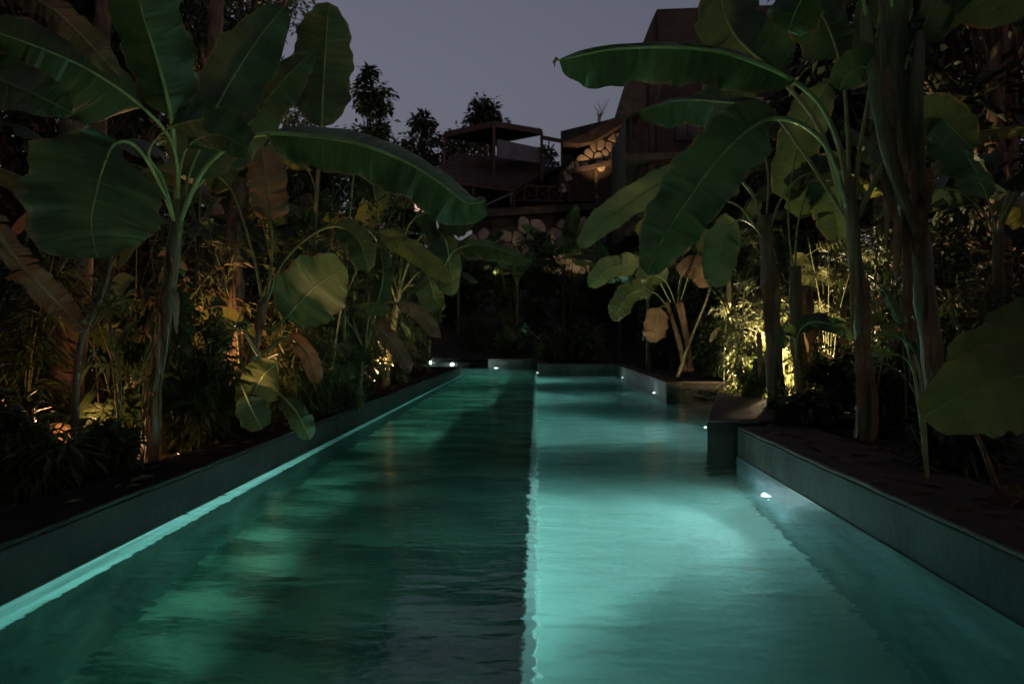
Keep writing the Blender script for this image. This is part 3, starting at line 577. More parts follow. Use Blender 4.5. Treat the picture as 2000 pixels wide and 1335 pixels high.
leaf(J, [(1556, 700, 10.1), (1552, 660, 9.6), (1535, 650, 9.4), (1524, 680, 9.3)], 1, .1, .1, -20, -30, n=30, rnd=random.Random(113))
leaf(J, [(1552, 560, 10.2), (1540, 400, 10.2), (1570, 250, 10.2), (1620, 160, 10.2)], 1, .3, .3, -20, -20, n=30, rnd=random.Random(114))
K = bplant('banana clump with dry brown leaf stalks at the back right of the pool', 1345, 720, 19, BG)
for (x0, x1) in ((1352, 1322), (1340, 1302), (1348, 1330)):
    pstem(K, [(x0, 735, 19), ((x0 + x1) / 2 + 6, 670, 19), (x1, 590, 19)], .07, .05, 'stem_dry', n=12)
for i, q in enumerate([[(1322, 600, 19), (1300, 550, 18.8), (1270, 540, 18.6), (1250, 580, 18.5)], [(1322, 600, 19), (1330, 540, 19), (1360, 520, 18.8), (1385, 560, 18.7)], [(1305, 600, 19), (1275, 570, 18.7), (1230, 575, 18.4), (1196, 625, 18.2)], [(1310, 590, 19), (1270, 530, 18.8), (1200, 520, 18.6), (1150, 560, 18.5)], [(1322, 600, 19), (1335, 500, 19.2), (1300, 440, 19.3), (1240, 450, 19.3)], [(1325, 600, 19), (1360, 500, 19), (1400, 460, 19), (1440, 500, 19)], [(1305, 600, 19), (1290, 600, 18.6), (1280, 640, 18.5), (1272, 668, 18.5)]]):
    leaf(K, q, 1, .3, .3, -10, -25, ['ban', 'ban_dry', 'ban', 'ban_pale', 'ban_yel', 'ban', 'ban_dry'][i], n=28, rnd=random.Random(120 + i), tears=3)
Q = thing('slanting_stem', 'thin bare stem slanting up to the right beside the dry banana clump', 'plant', (2.9, 17.5, gz(2.9, 17.5)))
pstem(Q, [(1320, 745, 17), (1350, 660, 17), (1378, 590, 17), (1392, 545, 17)], .035, .022, 'twig', name='stem')
leaf(Q, [(1390, 550, 17), (1400, 500, 17), (1385, 470, 16.8), (1360, 480, 16.6)], 1, .25, .25, -10, -25, 'ban_pale', n=24, rnd=random.Random(130))
# broad leaves, bottom right
E1 = thing('broad_leaf_plant', 'plant with three huge dim olive leaves at the right edge above the coping', 'broad-leaf plant', tuple(P(1965, 1000, 4.6)))
pstem(E1, [(1975, 1010, 4.6), (1950, 960, 4.4), (1925, 890, 4.1), (1905, 845, 4.0)], .02, .012, 'stem_dry', name='stem', nn=7)
leaf(E1, [(2080, 960, 4.6), (2090, 820, 4.2), (2060, 740, 3.9), (1990, 735, 3.8), (1900, 760, 3.7), (1800, 815, 3.65)], 2, .18, .26, -8, 0, 'ear', r=.007, n=44, rnd=random.Random(140), base=.2, tip=.35, wav=.01)
leaf(E1, [(2080, 960, 4.6), (2090, 760, 4.3), (2040, 690, 4.1), (1960, 690, 4.0), (1850, 700, 3.95)], 2, .17, .20, -20, -6, 'ear', r=.007, n=40, rnd=random.Random(141), base=.25, tip=.35, wav=.012)
leaf(E1, [(2080, 960, 4.7), (2080, 700, 4.5), (2050, 640, 4.4), (1995, 640, 4.4), (1940, 700, 4.4)], 2, .17, .17, -20, -6, 'ear', r=.007, n=40, rnd=random.Random(142), base=.25)
D1 = thing('dry_leaf_plant', 'small plant with curled dry brown leaves at the right edge on the soil', 'plant', tuple(P(1995, 1040, 4.3)))
leaf(D1, [(2010, 1040, 4.3), (1975, 1000, 4.25), (1960, 985, 4.2), (1975, 970, 4.15), (2000, 962, 4.1)], 1, .05, .07, 30, -20, 'ban_dry', 'rib_dry', r=.005, n=24, rnd=random.Random(150))
leaf(D1, [(2010, 1040, 4.3), (1990, 1020, 4.25), (1992, 990, 4.15), (2010, 970, 4.1)], 1, .05, .04, 30, -20, 'ban_dry', 'rib_dry', r=.005, n=24, rnd=random.Random(151))
S1 = thing('small_banana_plant', 'young banana plant with narrow leaves beside the massive right trunk', 'banana plant', tuple(P(1810, 950, 5.0)))
leaf(S1, [(1812, 960, 5), (1800, 820, 5), (1782, 720, 5), (1745, 690, 4.9), (1702, 690, 4.9)], 3, .03, .035, 0, -30, r=.012, n=30, rnd=random.Random(160))
leaf(S1, [(1812, 960, 5), (1804, 800, 5), (1790, 700, 5), (1760, 660, 5), (1712, 650, 5)], 2, .04, .03, -20, -30, r=.012, n=30, rnd=random.Random(161))
leaf(S1, [(1812, 960, 5), (1790, 760, 5), (1760, 640, 5), (1722, 560, 5)], 2, .04, .03, -20, -30, r=.010, n=30, rnd=random.Random(162))

# younger banana plants filling the beds on both sides
for i, (px, d, h, nl, L, lb) in enumerate([(560, 11.5, 1.9, 7, 1.5, 'banana plant half hidden behind the big tan leaf'), (690, 16.5, 2.6, 8, 1.7, 'banana plant in the middle of the left bed under the arching leaf'), (800, 22, 2.2, 8, 1.8, 'banana plant near the far end of the left bed'),
        (380, 10.5, 2.6, 7, 1.6, 'banana plant in the shade behind the tall left one'), (150, 8.6, 2.2, 6, 1.5, 'banana plant in deep shade near the left edge'), (895, 34.3, 2.6, 8, 2.6, 'large banana plant at the back left of the pool end'), (1010, 34.2, 2.2, 8, 2.4, 'banana plant at the back above the divider line'),
        (1100, 34.4, 2.6, 8, 2.6, 'banana plant at the back right of the divider line'), (1210, 31, 2.8, 8, 2.4, 'banana plant at the back near the far right corner'), (1265, 24, 2.2, 7, 1.9, 'banana plant left of the dry clump behind the far right wall'), (1420, 18.5, 2.8, 8, 1.8, 'banana plant behind the slanting bare stem'),
        (1600, 17, 4.0, 7, 1.9, 'tall banana plant in shade above the lit bushes'), (1760, 9.6, 2.4, 6, 1.5, 'banana plant in shade between the two thick right trunks'), (1930, 8.5, 2.2, 6, 1.5, 'banana plant in deep shade near the right edge')]):
    x = (px - 1050) / 1500 * d
    banana_auto(lb, x, d, h, nl, 500 + i, L, .17 * L, group=BG, r=.085, tears=6)

tp = P(1092, 118, 5.5); b = MB(H.location); b.tube([tp, tp + V((-.02, 0, .012)), tp + V((-.035, 0, -.01)), tp + V((-.03, 0, -.05))], [.006, .016, .013, .004], 6); b.build('withered_tip', M['ban_dry'], H, True)
for i in range(9):
    rg = random.Random(700 + i); py = rg.uniform(560, 830); px = 318 - (py - 600) * .09 + rg.uniform(-12, 12)
    sheath(A, P(px, py, 5.93), rg.uniform(.012, .03), rg.uniform(.25, .6), (rg.uniform(-.5, .5), -.5, 0), rnd=rg)

# ---------------- houses and terraces on the slope ----------------
M['ochre'] = mat('ochre_stucco', (.032, .024, .018), .85, (.064, .048, .035), 1.2, 9, .3, 12)
M['redwood'] = mat('dark_red_timber', (.055, .028, .021), .7, (.10, .050, .036), 3, 8, .3, 14, stretch=(1, 1, 4))
M['timber'] = mat('weathered_dark_timber', (.045, .032, .025), .8, (.10, .07, .05), 3, 8, .3, 14)
M['stone'] = mat('pale_field_stone', (.26, .20, .145), .85, (.46, .37, .28), 1.7, 10, .6, 9)
M['mortar'] = mat('dark_mortar', (.045, .035, .028), .95, (.08, .06, .045), 6, 8, .5, 20)
M['greywall'] = mat('grey_plaster', (.12, .12, .13), .8, (.18, .18, .19), 1.4, 8, .2, 12)
M['glass'] = mat('dark_window_glass', (.02, .02, .022), .12, spec=.6)
M['litwin'] = mat('lit_pink_window', (.6, .45, .38), .6, emit=(1, .60, .47), estr=.85)
M['litwarm'] = mat('lit_warm_window', (.6, .45, .3), .6, emit=(1, .62, .25), estr=1.1)
def extr(t, name, poly, d0, d1, m, bev=0, label=None):
    "photo polygon at distance d0, carried back to d1 as a solid with a constant outline"
    q = [P(x, y, d0) for x, y in poly]; n = len(q)
    a = sum(q[i].x * q[(i + 1) % n].z - q[(i + 1) % n].x * q[i].z for i in range(n))
    if a < 0: q = q[::-1]
    vs = q + [V((p.x, p.y + d1 - d0, p.z)) for p in q]
    b = MB(t.location); b.add(vs, [tuple(range(n)), tuple(range(n, 2 * n))[::-1]] + [(i, i + n, (i + 1) % n + n, (i + 1) % n) for i in range(n)])
    o = b.build(name, M[m], t)
    if bev: bevel(o, bev)
    if label: o['label'] = label
    return o
def bar(t, name, a, b, w, m='timber', h=None):
    a = V(a); b = V(b); d = (b - a).normalized(); s = d.cross(V((0, 0, 1)))
    s = s.normalized() if s.length > .05 else V((1, 0, 0)); u = s.cross(d); h = h or w; mb = MB(t.location)
    mb.add([p + s * i * w / 2 + u * j * h / 2 for p in (a, b) for i, j in ((-1, -1), (1, -1), (1, 1), (-1, 1))], [(0, 1, 2, 3), (7, 6, 5, 4), (0, 4, 5, 1), (1, 5, 6, 2), (2, 6, 7, 3), (3, 7, 4, 0)])
    return mb.build(name, M[m], t)
def inside(p, poly):
    c = False; n = len(poly)
    for i in range(n):
        (x1, y1), (x2, y2) = poly[i], poly[i - 1]
        if (y1 > p[1]) != (y2 > p[1]) and p[0] < (x2 - x1) * (p[1] - y1) / (y2 - y1) + x1: c = not c
    return c
def stones(t, poly, d, cw, ch, seed, dz=.09, shear=0):
    "irregular stones: clipped Voronoi cells of jittered seeds, inset, extruded proud of the mortar"
    rnd = random.Random(seed); x0 = min(p[0] for p in poly); x1 = max(p[0] for p in poly); y0 = min(p[1] for p in poly); y1 = max(p[1] for p in poly)
    sd_ = []
    j = 0; y = y0 - ch
    while y < y1 + ch:
        x = x0 - cw + (j % 2) * cw * .5
        while x < x1 + cw: sd_.append((x + rnd.uniform(-.36, .36) * cw, y + rnd.uniform(-.36, .36) * ch)); x += cw
        y += ch; j += 1
    for c in sd_:
        if not inside(c, poly): continue
        cell = [(c[0] - cw * 1.5, c[1] - ch * 1.5), (c[0] + cw * 1.5, c[1] - ch * 1.5), (c[0] + cw * 1.5, c[1] + ch * 1.5), (c[0] - cw * 1.5, c[1] + ch * 1.5)]
        for s in sd_:
            if s == c or abs(s[0] - c[0]) > 3 * cw or abs(s[1] - c[1]) > 3 * ch: continue
            mx, my = (s[0] + c[0]) / 2, (s[1] + c[1]) / 2; nx, ny = s[0] - c[0], s[1] - c[1]; L = math.hypot(nx, ny); g = 1.2
            out = []
            for i in range(len(cell)):
                a, b = cell[i - 1], cell[i]; fa = (a[0] - mx) * nx + (a[1] - my) * ny + g * L; fb = (b[0] - mx) * nx + (b[1] - my) * ny + g * L
                if (fa <= 0) != (fb <= 0): u = fa / (fa - fb); out.append((a[0] + (b[0] - a[0]) * u, a[1] + (b[1] - a[1]) * u))
                if fb <= 0: out.append(b)
            cell = out
            if len(cell) < 3: break
        if len(cell) < 3: continue
        cell = [p for p in cell]
        # cut corners so that the stones read as rounded
        r = []
        for i in range(len(cell)):
            a, b = cell[i], cell[(i + 1) % len(cell)]; r += [(a[0] * .8 + b[0] * .2, a[1] * .8 + b[1] * .2), (a[0] * .2 + b[0] * .8, a[1] * .2 + b[1] * .8)]
        q = [P(px, py, d) for px, py in r]; n = len(q)
        a = sum(q[i].x * q[(i + 1) % n].z - q[(i + 1) % n].x * q[i].z for i in range(n))
        if a < 0: q = q[::-1]
        ce = sum(q, V((0, 0, 0))) / n; pr = dz * rnd.uniform(.6, 1.3)
        f1 = [V((p.x, p.y - pr * .6, p.z)) for p in q]; f2 = [V(((p.x - ce.x) * .84 + ce.x, p.y - pr, (p.z - ce.z) * .84 + ce.z)) for p in q]; bk = [V((p.x, p.y + .05, p.z)) for p in q]
        b = MB(t.location); b.add(f2 + f1 + bk, [tuple(range(n))] + [(i, i + n, (i + 1) % n + n, (i + 1) % n) for i in range(n)] + [(i + n, i + 2 * n, (i + 1) % n + 2 * n, (i + 1) % n + n) for i in range(n)])
        b.build('stone', M['stone'], t, False)
def pthing(name, label, cat, px, py, d, group=None):
    p = P(px, py, d); return thing(name, label, cat, (p.x, p.y, gz(p.x, p.y)), group)

# roof terrace pavilion with the red timber pergola
T = pthing('terrace_pergola', 'dark red timber pergola standing on the roof terrace against the sky', 'pergola', 965, 390, 40)
cz = 12.25; cr_ = [(-2.27, 40), (.22, 41.6), (-2.6, 43.6), (-5.1, 42)]
for i in range(4):
    a, b2 = cr_[i], cr_[(i + 1) % 4]; bar(T, 'roof_beam', (*a, cz), (*b2, cz), .14, 'redwood', .26)
mb = MB(T.location); mb.prism([(x * .995 - .01, y) for x, y in cr_], cz + .10, cz + .2); mb.build('roof_panel', M['timber'], T)
for i in range(1, 9):
    u = i / 9; a = V((*cr_[0], cz - .02)).lerp(V((*cr_[1], cz - .02)), u); b2 = V((*cr_[3], cz - .02)).lerp(V((*cr_[2], cz - .02)), u); bar(T, 'rafter', a, b2, .07, 'redwood', .12)
for i, (x, y) in enumerate(cr_): bar(T, 'post', (x, y, 8.2 if i == 0 else 9.6), (x, y, cz), .15, 'redwood')
mb = MB(T.location); s0 = V((-2.1, 40.2, 10.6)); s1 = V((.3, 41.75, 10.6)); dn = V((.05, -.09, 0))
mb.add([s0, s1, s1 + V((0, 0, .82)), s0 + V((0, 0, .95)), s0 - dn, s1 - dn, s1 - dn + V((0, 0, .82)), s0 - dn + V((0, 0, .95))], [(0, 1, 2, 3), (7, 6, 5, 4), (0, 4, 5, 1), (1, 5, 6, 2), (2, 6, 7, 3), (3, 7, 4, 0)])
mb.build('privacy_panel', M['greywall'], T)
extr(T, 'terrace_body', [(900, 308), (1062, 318), (1062, 345), (1000, 352), (900, 330)], 42.5, 46, 'timber')
# slatted lower roof
T = pthing('slatted_roof', 'wide dark sloping roof of thin slats under the roof terrace', 'roof', 930, 400, 40)
q = [P(838, 345, 38.5), P(895, 299, 45), P(1092, 316, 45), P(1008, 368, 38.5)]
for i in range(24):
    u = i / 23; a = q[0].lerp(q[3], u); b2 = q[1].lerp(q[2], u); bar(T, 'slat', a, b2, .13, 'timber', .05)
for u in (0, .5, 1):
    a = q[0].lerp(q[1], u) - V((0, 0, .12)); b2 = q[3].lerp(q[2], u) - V((0, 0, .12)); bar(T, 'cross_beam', a, b2, .14, 'redwood', .16)
for px, py in ((842, 350), (925, 358), (1004, 368)):
    a = P(px, py, 38.6); bar(T, 'post', (a.x, a.y, gz(a.x, a.y) - .3), a, .13, 'redwood')
mb = MB(T.location); qq = [p + V((0, .3, -.22)) for p in q]; mb.add(qq + [p + V((0, 0, -.05)) for p in qq], [(0, 1, 2, 3), (7, 6, 5, 4), (0, 4, 5, 1), (1, 5, 6, 2), (2, 6, 7, 3), (3, 7, 4, 0)]); mb.build('underlay', M['timber'], T)
# ochre house with the stone front
T = pthing('stone_front_house', 'ochre house behind the terrace with a warmly lit stone front and shed roof', 'house', 1150, 390, 43)
mb = MB(T.location); z_ = 13.0
a = [(1.32, 44.2), (4.55, 41.3), (6.5, 44), (3.2, 48)]; mb.prism(a, 3, z_); mb.build('wall', M['ochre'], T)
extr(T, 'lower_wall', [(1000, 360), (1020, 350), (1094, 330), (1096, 420), (998, 420)], 44.6, 47, 'ochre')
sp_ = [(1092, 372), (1092, 340), (1105, 326), (1132, 318), (1140, 300), (1162, 278), (1190, 262), (1218, 243), (1222, 308), (1180, 322), (1112, 334), (1112, 376)]
extr(T, 'stone_front', sp_, 40.9, 41.25, 'mortar', label='stone front lit warm from below')
stones(T, sp_, 40.9, 15, 20, 5)
extr(T, 'shed_roof', [(1100, 276), (1130, 281), (1160, 276), (1222, 238), (1222, 226), (1192, 232), (1145, 260)], 40.2, 43, 'timber')
bar(T, 'roof_tie', P(1056, 268, 41.4), P(1135, 283, 40.6), .14, 'redwood', .2)
extr(T, 'window_recess', [(1112, 334), (1222, 312), (1222, 395), (1112, 392)], 41.3, 41.5, 'mortar')
for px in (1112, 1164, 1216): bar(T, 'mullion', P(px, 395, 41.15), P(px, 318 if px > 1150 else 334, 41.15), .16, 'timber')
bar(T, 'lintel', P(1108, 336, 40.75), P(1224, 311, 40.75), .14, 'timber', .22)
# railing
T = pthing('terrace_railing', 'dark timber railing with crossed bars in front of the ochre wall', 'railing', 1045, 392, 39.5)
for i in range(5):
    px = 1000 + i * 24; bar(T, 'post', P(px, 392, 39.5), P(px, 362 + i * .8, 39.5), .09)
    if i < 4:
        bar(T, 'brace', P(px + 2, 388, 39.46), P(px + 22, 368, 39.46), .05); bar(T, 'brace', P(px + 2, 368, 39.54), P(px + 22, 388, 39.54), .05)
bar(T, 'top_rail', P(998, 362, 39.5), P(1100, 366, 39.5), .1); bar(T, 'bottom_rail', P(998, 390, 39.5), P(1100, 393, 39.5), .1)
T = pthing('stair_handrail', 'pale thin stair handrail slanting down to the left below the terrace', 'handrail', 960, 400, 37)
bar(T, 'rail', P(936, 406, 37), P(1002, 376, 37), .07, 'greywall'); bar(T, 'post', P(938, 405, 37), P(938, 424, 37), .06, 'greywall'); bar(T, 'post', P(998, 378, 37), P(998, 400, 37), .06, 'greywall')
# terrace retaining walls
T = pthing('terrace_wall', 'brown rendered terrace wall above a band of lit field stones', 'retaining wall', 1030, 520, 36)
extr(T, 'rendered_wall', [(925, 424), (1150, 404), (1240, 404), (1240, 560), (925, 560)], 36.4, 38.5, 'ochre')
extr(T, 'terrace_slab', [(850, 412), (940, 408), (1250, 392), (1250, 404), (935, 424), (850, 424)], 36.0, 40.5, 'timber')
sp_ = [(900, 470), (935, 448), (1100, 434), (1180, 444), (1180, 520), (1165, 530), (900, 530)]
extr(T, 'stone_course', sp_, 35.9, 36.35, 'mortar'); stones(T, sp_, 35.9, 23, 29, 17, .1)
T = pthing('side_house', 'dark low house at the left of the terrace with one pink lit window', 'house', 850, 412, 38)
extr(T, 'wall', [(770, 372), (836, 372), (836, 440), (770, 440)], 39.2, 42, 'timber'); extr(T, 'wall', [(836, 385), (935, 385), (935, 412), (836, 412)], 39.6, 42, 'timber')
extr(T, 'window_frame', [(807, 384), (835, 384), (835, 416), (807, 416)], 39.1, 39.18, 'redwood'); extr(T, 'window', [(810, 387), (832, 387), (832, 413), (810, 413)], 39.04, 39.09, 'litwin')
# tall house, right
T = pthing('tall_house', 'tall dark reddish house behind the right banana leaves, top corner cut against the sky', 'house', 1400, 420, 30)
extr(T, 'main_wall', [(1284, 18), (1560, 8), (1560, 460), (1284, 460)], 30, 36, 'ochre')
extr(T, 'side_wall', [(1283.4, 18), (1272, 42), (1252, 92), (1252, 200), (1283.4, 200)], 30.1, 36, 'ochre')
extr(T, 'eave_roof', [(1240, 110), (1222, 160), (1203, 222), (1224, 225), (1283, 205), (1300, 150), (1300, 110)], 29.3, 29.9, 'timber')
extr(T, 'roof_slab', [(1262, 12), (1600, 4), (1600, 12), (1280, 18)], 29.8, 36.2, 'redwood') if False else None
bar(T, 'column', P(1273, 470, 29.2), P(1273, 160, 29.2), .22, 'ochre')
for px in (1232, 1250): bar(T, 'downpipe', P(px, 420, 29.6), P(px, 226, 29.6), .05, 'timber')
extr(T, 'lower_front', [(1222, 226), (1283, 206), (1283, 460), (1222, 460)], 30.4, 36, 'timber')
extr(T, 'balcony_slab', [(1222, 300), (1560, 290), (1560, 304), (1222, 312)], 28.8, 29.95, 'timber')
for i in range(3):
    x0 = 1320 + i * 75; extr(T, 'window', [(x0, 190), (x0 + 48, 190), (x0 + 48, 275), (x0, 275)], 29.93, 29.97, 'glass')
    bar(T, 'window_mullion', P(x0 + 24, 275, 29.9), P(x0 + 24, 190, 29.9), .06)
extr(T, 'grey_annex', [(1560, 90), (1700, 80), (1700, 300), (1560, 300)], 29, 33, 'greywall')
for i in range(6): bar(T, 'shade_slat', P(1560, 196 + i * 9, 28.6), P(1690, 192 + i * 9, 28.6), .08, 'greywall')

# ---------------- trees against the sky ----------------
def at(px, d): x = (px - 1050) / 1500 * d; return (x, d, gz(x, d))
def ztop(py, d): return 1.2 + (658 - py) * d / 1500
def tree_at(label, px, d, ytop, rpx, cl, per, size, seed, **kw):
    l_ = at(px, d); return tree(label, l_, ztop(ytop, d) - l_[2], rpx * d / 1500, cl, per, size, seed=seed, **kw)
TG = 'trees behind the garden'
tree_at('slender leafy tree standing alone against the sky right of the upright banana leaf', 724, 20, 130, 36, 46, 60, .17, 1, m='lf1', crown0=.56, trunk=.05, group=TG, aspect=1.9, cs=.33)
t_ = thing('palm_tuft', 'thin drooping frond sticking out right of the slender tree', 'frond', tuple(P(738, 175, 19.9)))
bb = MB(t_.location); bb.tube([P(728, 182, 20), P(748, 170, 20), P(778, 182, 20)], [.03, .02, .01], 5); bb.build('stalk', M['twig'], t_)
rg = random.Random(3); pts = [(P(735 + i * 1.05, 175 + abs(i - 14) * .4, 20), (.4, 0, -.8)) for i in range(40)]
vs, fs = leafcloud(pts, .16, rg, 3, .5); o = mesh_obj('foliage', [v - t_.location for v in vs], fs, M['lf1'], t_); tag(o, kind='stuff')
tree_at('round crowned tree between the slender tree and the pergola', 822, 58, 232, 38, 20, 60, .5, 2, crown0=.72, trunk=.2, group=TG, cs=.3)
tree_at('small tree behind the slatted roof with open crown', 868, 56, 268, 42, 16, 45, .42, 3, crown0=.7, trunk=.15, group=TG, cs=.25)
tree_at('tree rising directly behind the pergola roof', 950, 62, 197, 34, 20, 70, .5, 4, crown0=.78, trunk=.2, group=TG, cs=.33)
tree_at('low bushy tree seen through the pergola posts', 925, 60, 262, 60, 22, 60, .5, 5, crown0=.65, trunk=.18, group=TG)
tree_at('low tree at the right of the pergola behind the grey panel', 1075, 60, 292, 30, 12, 50, .45, 6, crown0=.6, trunk=.15, group=TG)
tree_at('small dark tree at the left end of the slatted roof', 775, 50, 282, 50, 22, 60, .42, 7, crown0=.5, trunk=.15, group=TG)
br = thing('bare_tree', 'bare twiggy treetop sticking up above the ochre house', 'tree', at(1172, 46)[:2] + (9.0,))
rg = random.Random(9); bb = MB(br.location); z0 = br.location
bb.tube([z0, P(1170, 250, 46), P(1173, 228, 46)], [.08, .05, .03], 5); 
for i in range(16):
    a = P(1170 + rg.uniform(-3, 3), rg.uniform(225, 250), 46); b2 = P(1172 + rg.uniform(-14, 22), rg.uniform(190, 225), 46); bb.tube([a, a.lerp(b2, .5) + V((.06, 0, .1)), b2], [.025, .016, .007], 4, False)
bb.build('branch', M['bark'], br)
tree_at('tall tree at the upper left, its leaves glowing warm in lamp light', 500, 26, -230, 140, 70, 130, .22, 11, m='lf5', crown0=.3, trunk=.3, group=TG, cs=.22)
tree_at('second tall tree at the upper left with pale bark near the top edge', 430, 22, -330, 110, 40, 90, .22, 12, m='lf1', crown0=.25, trunk=.24, group=TG, cs=.25)
for i, (px, d, yt, rp, lb) in enumerate([(40, 13, -420, 260, 'huge dark tree filling the upper left corner'), (250, 16, -380, 220, 'dark tree behind the tall left banana plant'), (-160, 18, -300, 260, 'dark tree beyond the left edge of the picture'), (130, 24, -100, 220, 'dark tree far back on the left'), (370, 30, 60, 120, 'dark tree behind the warm lit crown'),
      (1950, 13, -420, 300, 'huge dark tree filling the upper right corner'), (1760, 17, -360, 200, 'dark tree behind the massive right banana trunk'), (1600, 19, 60, 110, 'dark tree behind the small right banana leaves'), (2150, 20, -300, 300, 'dark tree beyond the right edge of the picture'), (1880, 26, -100, 250, 'dark tree far back on the right')]):
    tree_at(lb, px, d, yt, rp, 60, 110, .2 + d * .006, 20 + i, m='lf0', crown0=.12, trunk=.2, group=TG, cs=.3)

for i, (px, d, yt, rp, lb) in enumerate([(600, 25, 292, 70, 'bushy dark tree under the glowing crown'), (700, 27, 318, 60, 'bushy dark tree at the foot of the slender tree'), (780, 31, 400, 45, 'bushy dark tree left of the side house'), (530, 20, 320, 70, 'bushy dark tree behind the brown hanging leaf'),
      (1440, 26, 370, 90, 'bushy dark tree in front of the tall house'), (1330, 30, 430, 70, 'bushy dark tree right of the stone band'), (1560, 24, 250, 90, 'bushy dark tree above the lit bushes'), (880, 37.4, 470, 34, 'small bushy tree left of the stone band'), (1215, 37, 440, 40, 'small bushy tree right of the stone band')]):
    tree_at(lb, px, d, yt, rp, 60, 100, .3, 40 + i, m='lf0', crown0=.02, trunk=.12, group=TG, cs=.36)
T = pthing('terrace_undercroft', 'dark timber wall closing the space below the slatted roof', 'wall', 930, 420, 44)
extr(T, 'wall', [(836, 352), (1004, 366), (1004, 425), (836, 425)], 45.5, 46, 'timber')

# ---------------- understorey ----------------
def sh(kind, px, d, h, rx, seed, label, dx=None, **kw):
    x, y, z = at(px, d)
    pr = {'leafy': dict(nstem=6, nleaf=2200, size=.10, m='lf2', aspect=2.4), 'dark': dict(nstem=6, nleaf=2400, size=.12, m='lf1', aspect=2.4),
          'slim': dict(nstem=8, nleaf=1800, size=.17, m='lf2', aspect=6, droop=.55), 'tan': dict(nstem=6, nleaf=700, size=.17, m='lf3', aspect=3.5, droop=.6),
          'palm': dict(nstem=5, nleaf=170, size=.15, m='lf2', mode='whorl', aspect=3.2, k=8), 'pale': dict(nstem=7, nleaf=260, size=.12, m='lf5', mode='whorl', aspect=3.0, k=7),
          'pslim': dict(nstem=8, nleaf=1100, size=.15, m='lf5', aspect=5, droop=.5)}[kind]
    pr = {**pr, **kw}
    return shrub(kw.pop('name', 'shrub') if 'name' in kw else 'shrub', label, 'shrub', (x, y, z), rx, h, seed=seed, group='shrubs of the garden', **{k: v for k, v in pr.items() if k != 'name'})
